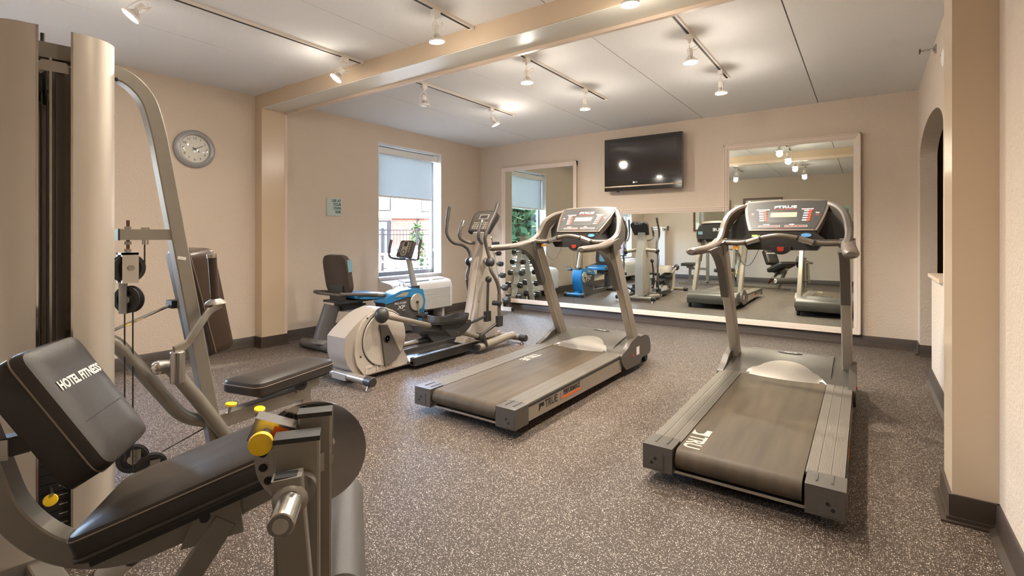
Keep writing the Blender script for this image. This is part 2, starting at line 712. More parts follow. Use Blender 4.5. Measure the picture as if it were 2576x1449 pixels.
g = G()
DY = -4.15     # the second, like window stands this far along the wall
g.bb(-0.2, 0, YR, WY0 + DY, 0, 2.47).bb(-0.2, 0, WY1 + DY, WY0, 0, 2.47).bb(-0.2, 0, WY1, 0.15, 0, 2.47)
for d_ in (0, DY):
    g.bb(-0.2, 0, WY0 + d_, WY1 + d_, 0, WZ0).bb(-0.2, 0, WY0 + d_, WY1 + d_, WZ1, 2.47)
struct('wall_left', g, 'wall_paint', 'tan textured wall with the window', 'wall')
struct('wall_back', G().bb(0, XR + 0.12, 0, 0.15, 0, 2.47), 'wall_paint', 'tan textured wall behind the mirror and television', 'wall')
struct('wall_rear', G().bb(-0.2, 7.1, YR - 0.15, YR, 0, 2.47), 'wall_paint', 'tan wall hung with pictures, seen in the mirror', 'wall')

arch = []
for i in range(25):
    t = PI * i / 24
    arch.append((AY0 + (AY1 - AY0) * (0.5 - 0.5 * math.cos(t)), 1.775 + 0.215 * math.sin(t)))
g = G()
g.bb(XR, XR + 0.12, AY0, 0, 0, 2.47)
g.bb(XR, XR + 0.12, YR, AY1, 0, 2.47)
g.bb(XR, XR + 0.12, AY1, -1.20, 0, 0.775)
g.prism(arch + [(AY1, 2.47), (AY0, 2.47)], (XR, 0, 0), (0, 1, 0), (0, 0, 1), (0.12, 0, 0))
struct('wall_right', g, 'wall_paint', 'tan wall pierced by an archway over a half wall', 'wall')
struct('trim_1', G().bb(XR - 0.02, XR + 0.14, AY1, -1.18, 0.775, 0.80, 0.006), 'trim_paint', 'narrow cap board on the half wall under the arch', 'trim')
# the passage beyond the arch
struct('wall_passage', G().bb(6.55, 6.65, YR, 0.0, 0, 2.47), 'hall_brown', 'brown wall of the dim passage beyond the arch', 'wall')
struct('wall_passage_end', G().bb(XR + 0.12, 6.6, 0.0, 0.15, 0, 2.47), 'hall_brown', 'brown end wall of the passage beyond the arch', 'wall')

# header beam and its two pilasters, with the bead along their far edge
g = G().bb(0, XR, -3.48, -3.25, 2.312, 2.462, 0.006)
struct('trim_2', g, 'beam_paint', 'boxed header beam crossing the ceiling', 'beam')
struct('trim_8', G().bb(0.125, XR - 0.13, -3.474, -3.25, 2.306, 2.3125), 'soffit', 'pale glossy board under the header beam', 'trim')
struct('trim_3', G().bb(0.125, XR - 0.13, -3.25, -3.222, 2.285, 2.33, 0.006), 'trim_paint', 'thin bead under the far edge of the header beam', 'trim')
struct('trim_4', G().bb(0, 0.125, -3.48, -3.25, 0, 2.312, 0.006), 'beam_paint', 'shallow pilaster on the window wall under the beam', 'pilaster')
struct('trim_5', G().bb(0.0, 0.128, -3.25, -3.222, 0.09, 2.285, 0.005), 'trim_paint', 'thin bead beside the window wall pilaster', 'trim')
struct('trim_6', G().bb(XR - 0.13, XR, -3.48, -3.25, 0, 2.312, 0.006), 'beam_paint', 'shallow pilaster on the arch wall under the beam', 'pilaster')
struct('trim_7', G().bb(XR - 0.085, XR, -3.25, -3.222, 0.09, 2.285, 0.005), 'trim_paint', 'thin bead beside the arch wall pilaster', 'trim')

# cove base: profile (out, z)
COVE = [(0, 0), (0.034, 0), (0.034, 0.004), (0.016, 0.018), (0.011, 0.035), (0.010, 0.094), (0.006, 0.10), (0, 0.10)]


def cove(name, p0, p1, out, label):
    p0, p1 = Vector(p0), Vector(p1)
    g = G().prism(COVE, p0, Vector(out), (0, 0, 1), p1 - p0)
    return struct(name, g, 'base_rubber', label, 'baseboard')


cove('baseboard_back', (0, 0, 0), (XR, 0, 0), (0, -1, 0), 'dark rubber base along the mirror wall')
cove('baseboard_left_far', (0, -3.25, 0), (0, 0, 0), (1, 0, 0), 'dark rubber base under the window')
cove('baseboard_left_near', (0, YR, 0), (0, -3.48, 0), (1, 0, 0), 'dark rubber base below the clock')
cove('baseboard_right_far', (XR, -3.25, 0), (XR, -1.20, 0), (-1, 0, 0), 'dark rubber base of the half wall')
cove('baseboard_right_corner', (XR, AY0, 0), (XR, 0, 0), (-1, 0, 0), 'dark rubber base in the corner by the arch')
cove('baseboard_right_jamb', (XR, AY0, 0), (XR + 0.12, AY0, 0), (0, -1, 0), 'dark rubber base round the arch jamb')
cove('baseboard_right_near', (XR, YR, 0), (XR, -3.48, 0), (-1, 0, 0), 'dark rubber base on the arch wall before the pilaster')
cove('baseboard_rear', (0, YR, 0), (XR, YR, 0), (0, 1, 0), 'dark rubber base of the picture wall')


def wrap_base(name, poly, label):
    """cove wrapped round a pilaster: straight face plus a flared toe"""
    g = G()
    g.prism([(x * 1, y) for x, y in poly(0.010)], (0, 0, 0), (1, 0, 0), (0, 1, 0), (0, 0, 0.10), 0.004)
    g.prism([(x * 1, y) for x, y in poly(0.034)], (0, 0, 0), (1, 0, 0), (0, 1, 0), (0, 0, 0.008), 0.003)
    g.prism([(x * 1, y) for x, y in poly(0.018)], (0, 0, 0), (1, 0, 0), (0, 1, 0), (0, 0, 0.02), 0.004)
    return struct(name, g, 'base_rubber', label, 'baseboard')


wrap_base('baseboard_pilaster_left', lambda d: [(0, -3.48 - d), (0.125 + d, -3.48 - d), (0.125 + d, -3.222), (0, -3.222)], 'dark rubber base round the window wall pilaster')
wrap_base('baseboard_pilaster_right', lambda d: [(XR, -3.48 - d), (XR, -3.222), (XR - 0.13 - d, -3.222), (XR - 0.13 - d, -3.48 - d)], 'dark rubber base round the arch wall pilaster')

# ---------------------------------------------------------------- window
g = G()
fx0, fx1 = -0.185, -0.145
g.bb(fx0, fx1, WY0, WY0 + 0.045, WZ0, WZ1, 0.003).bb(fx0, fx1, WY1 - 0.045, WY1, WZ0, WZ1, 0.003)
g.bb(fx0, fx1, WY0, WY1, WZ0, WZ0 + 0.055, 0.003).bb(fx0, fx1, WY0, WY1, WZ1 - 0.045, WZ1, 0.003)
win = struct('window_1', g, 'window_metal', 'tall metal-framed window behind the exercise bike', 'window')
obj('window_pane', G().bb(-0.168, -0.164, WY0 + 0.04, WY1 - 0.04, WZ0 + 0.05, WZ1 - 0.04), 'glass', win)
g = G().bb(-0.145, 0.012, WY0, WY1, WZ0 - 0.03, WZ0 + 0.004, 0.004)
obj('window_sill', g, 'sill_grey', win)
g = G().bb(-0.145, 0.001, WY1 - 0.006, WY1, WZ0, WZ1).bb(-0.145, 0.001, WY0, WY0 + 0.006, WZ0, WZ1).bb(-0.145, 0.001, WY0, WY1, WZ1 - 0.006, WZ1)
obj('window_lining', g, 'window_white', win)

bl = thing('roller_blind', 'pale roller blind drawn half way down the window', 'blind', (-0.08, -1.42, 2.14))
obj('cassette', G().bb(-0.125, -0.055, WY0 + 0.008, WY1 - 0.02, 2.112, 2.185, 0.008), 'window_white', bl)
obj('fabric', G().bb(-0.090, -0.0885, WY0 + 0.012, WY1 - 0.10, 1.585, 2.12), 'blind_fabric', bl)
obj('hem_bar', G().bb(-0.098, -0.082, WY0 + 0.012, WY1 - 0.10, 1.565, 1.588, 0.004), 'window_white', bl)
g = G()
ch = [(-0.07, WY1 - 0.055, 2.12), (-0.07, WY1 - 0.055, 0.90)]
g.tube(ch, 0.0022, 6).tube([(-0.07, WY1 - 0.085, 2.12), (-0.07, WY1 - 0.08, 0.90)], 0.0022, 6)
cc = obj('pull_chain', g, 'window_white', bl)
obj('chain_weight', G().lathe([(0, 0), (0.012, 0.008), (0.02, 0.03), (0.012, 0.055), (0, 0.06)], (-0.07, WY1 - 0.068, 0.85), (0, 0, 1), 14), 'window_white', cc)

# ---------------------------------------------------------------- air conditioner under the window
ac = thing('air_conditioner', 'white wall air conditioner with louvred front under the window', 'air conditioner', (0.13, -1.45, 0))
ay0, ay1 = -1.97, -0.94
prof = fillet([(0, 0.115), (0.245, 0.115), (0.27, 0.135), (0.272, 0.42), (0.235, 0.49), (0, 0.525)], [0.0, 0.02, 0.02, 0.05, 0.06, 0.0], 4, closed=True)
obj('cabinet', G().prism([(p[0], p[1]) for p in prof], (0.0, ay0, 0), (1, 0, 0), (0, 0, 1), (0, ay1 - ay0, 0), 0.008), 'ac_white', ac)
obj('louvre_frame', G().bb(0.262, 0.276, -1.62, -0.99, 0.135, 0.405, 0.004), 'ac_grey', ac)
for i in range(15):
    z = 0.146 + i * 0.0178
    obj('louvre', G().box((0.2785, -1.305, z), (0.012, 0.61, 0.0105), X=(0.9, 0, -0.35), Y=(0, 1, 0)), 'ac_white', ac)
nrm = Vector((0.15, 0, 0.99)).normalized()
obj('top_vent', G().box((0.14, -1.52, 0.512), (0.13, 0.42, 0.012), X=(0.99, 0, -0.15), Y=(0, 1, 0), bev=0.003), 'ac_grey', ac)
for i in range(7):
    obj('vent_bar', G().box((0.14, -1.70 + i * 0.06, 0.519), (0.13, 0.006, 0.006), X=(0.99, 0, -0.15), Y=(0, 1, 0)), 'ac_white', ac)
obj('control_panel', G().box((0.14, -1.12, 0.512), (0.10, 0.24, 0.010), X=(0.99, 0, -0.15), Y=(0, 1, 0), bev=0.004), 'bike_silver', ac)
obj('stand_foot', G().bb(0.03, 0.20, -1.06, -1.02, 0, 0.12), 'ac_white', ac)
obj('stand_foot', G().bb(0.03, 0.20, -1.90, -1.86, 0, 0.12), 'ac_white', ac)

# the second window, blind and air conditioner: hidden by the weight tower, seen in the mirror
w2_ = copy_tree(win)
w2_.location.y += DY
w2_.name = 'window_2'
w2_['label'] = 'tall metal-framed window behind the weight machine, seen in the mirror'
b2_ = copy_tree(bl)
b2_.location.y += DY
b2_['label'] = 'pale roller blind on the window behind the weight machine'
a2_ = copy_tree(ac)
a2_.location.y += DY
a2_['label'] = 'white wall air conditioner with louvred front behind the weight machine'

# ---------------------------------------------------------------- wall mirror: three silvered sheets in one painted moulding
MY = -0.02
mi = thing('wall_mirror', 'large U-shaped wall mirror in a tan moulding round the television', 'mirror', (2.63, 0, 0.1))
for (x0, x1, z1) in ((0.485, 1.640, 2.035), (1.642, 3.598, 1.36), (3.600, 4.765, 2.035)):
    obj('mirror_pane', G().bb(x0, x1, MY, -0.006, 0.155, z1), 'mirror', mi)


def moulding(x0, z0, x1, z1, inner):
    """stepped strip between two corners; inner = direction towards the glass"""
    p0, p1 = Vector((x0, 0, z0)), Vector((x1, 0, z1))
    inn = Vector((inner[0], 0, inner[1]))
    g = G()
    pr = [(0, 0), (0.058, 0), (0.058, 0.024), (0.046, 0.030), (0.040, 0.030), (0.036, 0.036), (0.014, 0.040), (0.010, 0.046), (0.0, 0.046)]
    g.prism(pr, p0, inn, (0, -1, 0), p1 - p0)
    return obj('moulding', g, 'mirror_frame', mi)


moulding(0.435, 0.105, 0.435, 2.088, (1, 0))
moulding(0.435, 2.088, 1.690, 2.088, (0, -1))
moulding(1.690, 1.41, 1.690, 2.088, (-1, 0))
moulding(1.632, 1.41, 3.608, 1.41, (0, -1))
moulding(3.550, 1.352, 3.550, 2.088, (1, 0))
moulding(3.550, 2.088, 4.815, 2.088, (0, -1))
moulding(4.815, 0.105, 4.815, 2.088, (-1, 0))
moulding(0.435, 0.105, 4.815, 0.105, (0, 1))

# ---------------------------------------------------------------- television
tv = thing('television', 'flat black television mounted on the wall above the mirror', 'television', (2.63, -0.12, 1.64))
tx0, tx1, tz0, tz1 = 2.142, 3.118, 1.640, 2.296
g = G()
bo = [(tx0, tz0 + 0.06), (tx1, tz0 + 0.06), (tx1, tz1), (tx0, tz1)]
bi = [(tx0 + 0.06, tz0 + 0.135), (tx1 - 0.06, tz0 + 0.135), (tx1 - 0.06, tz1 - 0.058), (tx0 + 0.06, tz1 - 0.058)]
rg = [[g.bm.verts.new((p[0], yy, p[1])) for p in ring] for ring, yy in ((bo, -0.07), (bo, -0.128), (bi, -0.128), (bi, -0.11))]
for k in range(3):
    for j in range(4):
        g.bm.faces.new((rg[k][j], rg[k][(j + 1) % 4], rg[k + 1][(j + 1) % 4], rg[k + 1][j]))
obj('bezel', g, 'tv_black', tv)
obj('back_shell', G().bb(tx0 + 0.03, tx1 - 0.03, -0.10, -0.05, tz0 + 0.05, tz1 - 0.03, 0.01), 'black_plastic', tv)
obj('screen', G().bb(tx0 + 0.058, tx1 - 0.058, -0.124, -0.115, tz0 + 0.13, tz1 - 0.056), 'tv_screen', tv)
obj('trim_strip', G().bb(tx0, tx1, -0.133, -0.07, tz0 + 0.046, tz0 + 0.062, 0.003), 'tv_strip', tv)
obj('speaker_bar', G().bb(tx0, tx1, -0.130, -0.07, tz0, tz0 + 0.045, 0.006), 'tv_black', tv)
obj('sensor', G().bb(2.30, 2.33, -0.12, -0.09, tz0 - 0.012, tz0 + 0.002, 0.003), 'black_plastic', tv)
obj('power_light', G().cyl((3.03, -0.135, tz0 + 0.054), (3.03, -0.130, tz0 + 0.054), 0.005), 'red_key', tv)
obj('maker_mark', G().cyl((2.53, -0.1285, tz0 + 0.098), (2.53, -0.1265, tz0 + 0.098), 0.013), 'white_print', tv)
words('maker_name', 'LG', 0.026, 'white_print', tv, (2.562, -0.1285, tz0 + 0.098), (1, 0, 0), (0, 0, 1))
obj('wall_bracket', G().bb(2.42, 2.84, -0.06, -0.001, 1.75, 2.15, 0.005), 'black_plastic', tv)

# ---------------------------------------------------------------- wall clock
ck = thing('wall_clock', 'round silver wall clock with a cream dial', 'clock', (0.0, -4.02, 1.845))
cc0 = Vector((0.0, -4.02, 1.845))
obj('rim', G().lathe([(0.155, 0.0), (0.166, 0.012), (0.166, 0.022), (0.150, 0.036), (0.128, 0.040), (0.122, 0.034), (0.120, 0.012)], cc0, (1, 0, 0), 48), 'clock_silver', ck)
obj('dial', G().cyl(cc0 + V(0.004, 0, 0), cc0 + V(0.014, 0, 0), 0.122, seg=48), 'clock_face', ck)
obj('lens', G().lathe([(0.121, 0.032), (0.09, 0.037), (0.05, 0.040), (0, 0.041)], cc0, (1, 0, 0), 48), 'glass', ck)
for h in range(1, 13):
    a = PI / 2 - h * PI / 6
    words('numeral', str(h), 0.030, 'black_print', ck, cc0 + V(0.0148, math.cos(a) * 0.094, math.sin(a) * 0.094), (0, 1, 0), (0, 0, 1), ext=0.0004)


def hand(ang, L, w, m, nm, x):
    a = PI / 2 - ang
    d = V(0, math.cos(a), math.sin(a))
    return obj(nm, G().bar([cc0 + V(x, 0, 0) - d * 0.02, cc0 + V(x, 0, 0) + d * L], w, 0.002, up=(1, 0, 0)), m, ck)


hand(math.radians(123), 0.045, 0.006, 'black_print', 'hour_hand', 0.018)
hand(math.radians(62), 0.070, 0.005, 'black_print', 'minute_hand', 0.021)
obj('hub', G().cyl(cc0 + V(0.014, 0, 0), cc0 + V(0.025, 0, 0), 0.005), 'black_print', ck)

# ---------------------------------------------------------------- signs
sg = thing('wall_sign', 'small pale green sign beside the window reading USE AT YOUR OWN RISK', 'sign', (0.0, -2.60, 1.40))
obj('plate', G().bb(0.0, 0.012, -2.693, -2.504, 1.302, 1.500, 0.003), 'sign_green', sg)
for i, s in enumerate(('USE AT', 'YOUR', 'OWN', 'RISK')):
    words('lettering', s, 0.043, 'sign_ink', sg, (0.0125, -2.514, 1.468 - i * 0.041), (0, 1, 0), (0, 0, 1), 'RIGHT', sx=0.86, bold=0.0012)

fs = thing('wall_sign', 'pale green sign on the picture wall with a Fitness heading', 'sign', (4.41, YR, 1.30))
obj('plate', G().bb(4.08, 4.60, YR, YR + 0.012, 0.98, 1.74, 0.003), 'sign_green', fs)
words('lettering', 'Fitness', 0.11, 'sign_ink', fs, (4.56, YR + 0.0125, 1.635), (-1, 0, 0), (0, 0, 1), 'LEFT')
for i in range(7):
    obj('text_line', G().bb(4.14, 4.54 - 0.05 * (i % 3), YR + 0.012, YR + 0.0135, 1.50 - i * 0.07, 1.515 - i * 0.07), 'sign_ink', fs)

# ---------------------------------------------------------------- framed prints on the rear wall


def picture(x0, x1, z0, z1, label):
    p = thing('framed_picture', label, 'picture', ((x0 + x1) / 2, YR, z0), 'prints on the wall facing the mirror')
    w = 0.045
    for (a, b, c, d) in ((x0, x0 + w, z0, z1), (x1 - w, x1, z0, z1), (x0 + w, x1 - w, z0, z0 + w), (x0 + w, x1 - w, z1 - w, z1)):
        obj('frame_rail', G().bb(a, b, YR, YR + 0.035, c, d, 0.006), 'wood_frame', p)
    obj('mat_board', G().bb(x0 + w, x1 - w, YR, YR + 0.012, z0 + w, z1 - w), 'paper', p)
    obj('print', G().bb(x0 + 0.14, x1 - 0.14, YR + 0.012, YR + 0.014, z0 + 0.16, z1 - 0.16), 'ink_brown', p)
    obj('cover_glass', G().bb(x0 + w, x1 - w, YR + 0.020, YR + 0.022, z0 + w, z1 - w), 'glass', p)
    return p


picture(1.30, 2.18, 1.20, 1.95, 'brown-framed print on the rear wall beside the gym tower, paper with a tan figure')
picture(2.46, 3.30, 1.18, 1.98, 'brown-framed print on the rear wall nearer the Fitness sign')

# ---------------------------------------------------------------- balance scale in the corner (seen in the mirror)
sc = thing('balance_scale', 'white upright balance scale standing in the corner by the picture wall', 'scale', (0.55, -6.62, 0))
obj('platform', G().bb(0.38, 0.74, -6.85, -6.38, 0.02, 0.09, 0.01), 'ac_white', sc)
obj('column', G().bb(0.47, 0.64, -6.84, -6.76, 0.09, 1.22, 0.02), 'ac_white', sc)
obj('beam', G().bb(0.28, 0.72, -6.80, -6.785, 1.30, 1.315, 0.002).bb(0.28, 0.72, -6.80, -6.785, 1.25, 1.26, 0.002), 'steel', sc)
obj('beam_post', G().bb(0.53, 0.57, -6.81, -6.78, 1.20, 1.32, 0.004), 'steel', sc)
obj('end_gate', G().bb(0.69, 0.73, -6.81, -6.775, 1.22, 1.34, 0.004), 'black_plastic', sc)
obj('poise', G().bb(0.62, 0.65, -6.815, -6.77, 1.235, 1.27, 0.003), 'black_plastic', sc)

# ---------------------------------------------------------------- sprinkler and strobe high on the arch wall
sp = thing('sprinkler', 'small brass sidewall sprinkler by the ceiling above the arch', 'sprinkler', (XR, -1.50, 2.36))
obj('escutcheon', G().lathe([(0.034, 0), (0.034, 0.004), (0.018, 0.016), (0.012, 0.018)], (XR, -1.50, 2.36), (-1, 0, 0), 20), 'steel', sp)
obj('nozzle', G().cyl((XR, -1.50, 2.36), (XR - 0.035, -1.50, 2.36), 0.011), 'chrome', sp)
g = G()
for s_ in (-1, 1):
    g.tube([(XR - 0.03, -1.50 + s_ * 0.010, 2.36), (XR - 0.06, -1.50 + s_ * 0.016, 2.36), (XR - 0.085, -1.50 + s_ * 0.004, 2.36)], 0.003, 6)
obj('arm', g, 'steel', sp)
obj('deflector', G().bb(XR - 0.092, XR - 0.085, -1.52, -1.48, 2.345, 2.372, 0.001), 'wood_frame', sp)

sd = thing('smoke_alarm', 'round white alarm on the arch wall below the sprinkler', 'alarm', (XR, -2.18, 2.105))
obj('alarm_base', G().lathe([(0.060, 0), (0.060, 0.012), (0.055, 0.016)], (XR, -2.18, 2.105), (-1, 0, 0), 32), 'ac_white', sd)
obj('alarm_cover', G().lathe([(0.056, 0.014), (0.052, 0.032), (0.03, 0.038), (0, 0.039)], (XR, -2.18, 2.105), (-1, 0, 0), 32), 'lamp_white', sd)
obj('test_button', G().cyl((XR - 0.036, -2.165, 2.125), (XR - 0.041, -2.165, 2.125), 0.005), 'ac_grey', sd)

# ---------------------------------------------------------------- track lighting
TX = (1.645, 2.760, 3.892)
tnames = ('over the elliptical', 'over the centre treadmill', 'over the treadmill by the arch')


def track(x, y0, y1, label):
    t = thing('light_track', label, 'light track', (x, (y0 + y1) / 2, 2.42), 'lighting tracks on the ceiling')
    obj('channel', G().bb(x - 0.018, x + 0.018, y0, y1, 2.421, HC, 0.002), 'track_white', t)
    obj('slot', G().bb(x - 0.0075, x + 0.0075, y0 + 0.01, y1 - 0.01, 2.4190, 2.422), 'slot_black', t)
    obj('end_cap', G().bb(x - 0.020, x + 0.020, y1 - 0.002, y1 + 0.012, 2.417, HC, 0.002), 'track_white', t)
    obj('end_cap', G().bb(x - 0.020, x + 0.020, y0 - 0.012, y0 + 0.002, 2.417, HC, 0.002), 'track_white', t)
    return t


for i in range(3):
    track(TX[i], -2.975, -1.445, 'white light track between beam and mirror wall ' + tnames[i])
    track(TX[i], -5.35, -3.495, 'white light track on the clock side of the beam, ' + ('near the clock wall', 'in the middle of the room', 'nearest the arch wall')[i])


def head(x, y, label, aim=(0, 0, -1), lit=True, loop=0.3, power=None):
    """wire-cage spotlight hanging from a track"""
    if power is None:
        power = 1.5 if y > -3.3 else 0.85
    h = thing('track_spotlight', label, 'spotlight', (x, y, 2.42), 'wire-cage spotlights on the tracks')
    top = Vector((x, y, 2.42))
    obj('adapter', G().bb(x - 0.016, x + 0.016, y - 0.028, y + 0.028, 2.388, 2.421, 0.004), 'lamp_white', h)
    obj('stem', G().cyl((x, y, 2.365), (x, y, 2.39), 0.008, seg=12), 'lamp_white', h)
    d = Vector(aim).normalized()
    piv = Vector((x, y, 2.345))
    ex, ey, _ = frame(d, (math.cos(loop), math.sin(loop), 0))
    face = piv + d * 0.105
    for s_ in (-1, 1):
        p = fillet([piv - d * 0.012, piv + ex * s_ * 0.030 + d * 0.004, piv + ex * s_ * 0.043 + d * 0.06, face + ex * s_ * 0.043], 0.03, 5)
        obj('cage_wire', G().tube(p, 0.0026, 6), 'lamp_white', h)
    p = fillet([piv + ex * 0.02 + d * 0.02, piv + ey * 0.05 - d * 0.0, piv + ey * 0.055 + d * 0.03, piv + ey * 0.01 + d * 0.03], 0.02, 5)
    obj('supply_wire', G().tube(p, 0.0026, 6), 'lamp_white', h)
    obj('cage_ring', G().lathe([(0.0425, -0.005), (0.0465, -0.005), (0.0465, 0.006), (0.0425, 0.006), (0.0425, -0.005)], face, d, 26), 'lamp_white', h)
    obj('socket', G().cyl(piv + d * 0.016, piv + d * 0.062, 0.0185, seg=18, bev=0.002), 'lamp_white', h)
    b = obj('bulb', G().lathe([(0.016, 0.060), (0.018, 0.070), (0.034, 0.088), (0.041, 0.100), (0.0415, 0.106)], piv, d, 26), 'reflector', h)
    obj('bulb_lens', G().lathe([(0.0415, 0.106), (0.036, 0.111), (0.02, 0.114), (0, 0.115)], piv, d, 26), 'bulb_glow' if lit else 'bulb_off', b)
    if lit:
        lp = piv + d * 0.150
        ld = bpy.data.lights.new('bulb_spill', 'POINT')
        ld.energy = LAMP_POINT * power
        ld.color = LAMP_COL
        ld.shadow_soft_size = 0.04
        lo = bpy.data.objects.new('bulb_spill', ld)
        COL.objects.link(lo)
        lo.parent = h
        lo.location = lp - h.location
        sd_ = bpy.data.lights.new('bulb_beam', 'SPOT')
        sd_.energy = LAMP_SPOT * power
        sd_.color = LAMP_COL
        sd_.spot_size = math.radians(150)
        sd_.spot_blend = 1.0
        sd_.shadow_soft_size = 0.04
        so = bpy.data.objects.new('bulb_beam', sd_)
        COL.objects.link(so)
        so.parent = h
        so.location = piv + d * 0.125 - h.location
        so.rotation_euler = d.to_track_quat('-Z', 'Y').to_euler()
    return h


head(TX[0], -4.92, 'lit spotlight tilted at the clock wall, farther from the beam', (-0.20, -0.60, -0.80), loop=0.6, power=0.8)
head(TX[0], -3.65, 'lit spotlight tilted at the clock wall, next to the beam', (-0.22, -0.52, -0.82), loop=0.6, power=0.8)
head(TX[1], -3.82, 'lit spotlight on the middle track just before the beam', (0.02, 0.10, -1), loop=0.2)
head(TX[1], -4.72, 'lit spotlight on the middle track over the weight machine', (-0.1, 0.1, -1), loop=0.9)
head(TX[2], -3.60, 'lit spotlight just before the beam on the arch side track', (0.0, 0.05, -1), loop=0.4)
head(TX[2], -4.20, 'unlit spotlight on the track nearest the arch wall', (-0.5, -0.3, -0.8), lit=False, loop=0.1)
head(TX[2], -5.00, 'lit spotlight nearest the picture wall on the arch side track', (0.1, 0.1, -1), loop=0.7)
head(TX[0], -2.82, 'unlit spotlight with a clear bulb just past the beam', (0.05, 0.0, -1), lit=False, loop=-0.4)
head(TX[0], -1.84, 'lit spotlight tilted at the corner over the elliptical', (0.30, 0.28, -0.9), loop=1.8)
head(TX[1], -2.84, 'lit spotlight over the centre treadmill, next to the beam', (0.02, 0.02, -1), loop=0.3)
head(TX[1], -1.88, 'lit spotlight over the centre treadmill, nearer the television', (0, 0.03, -1), loop=0.5)
head(TX[2], -2.57, 'lit spotlight over the treadmill by the arch, next to the beam', (0.08, 0.0, -1), loop=0.2)
head(TX[2], -1.69, 'lit spotlight over the treadmill by the arch, nearer the mirror', (0.04, 0.0, -1), loop=0.5)

# ================================================================ treadmills


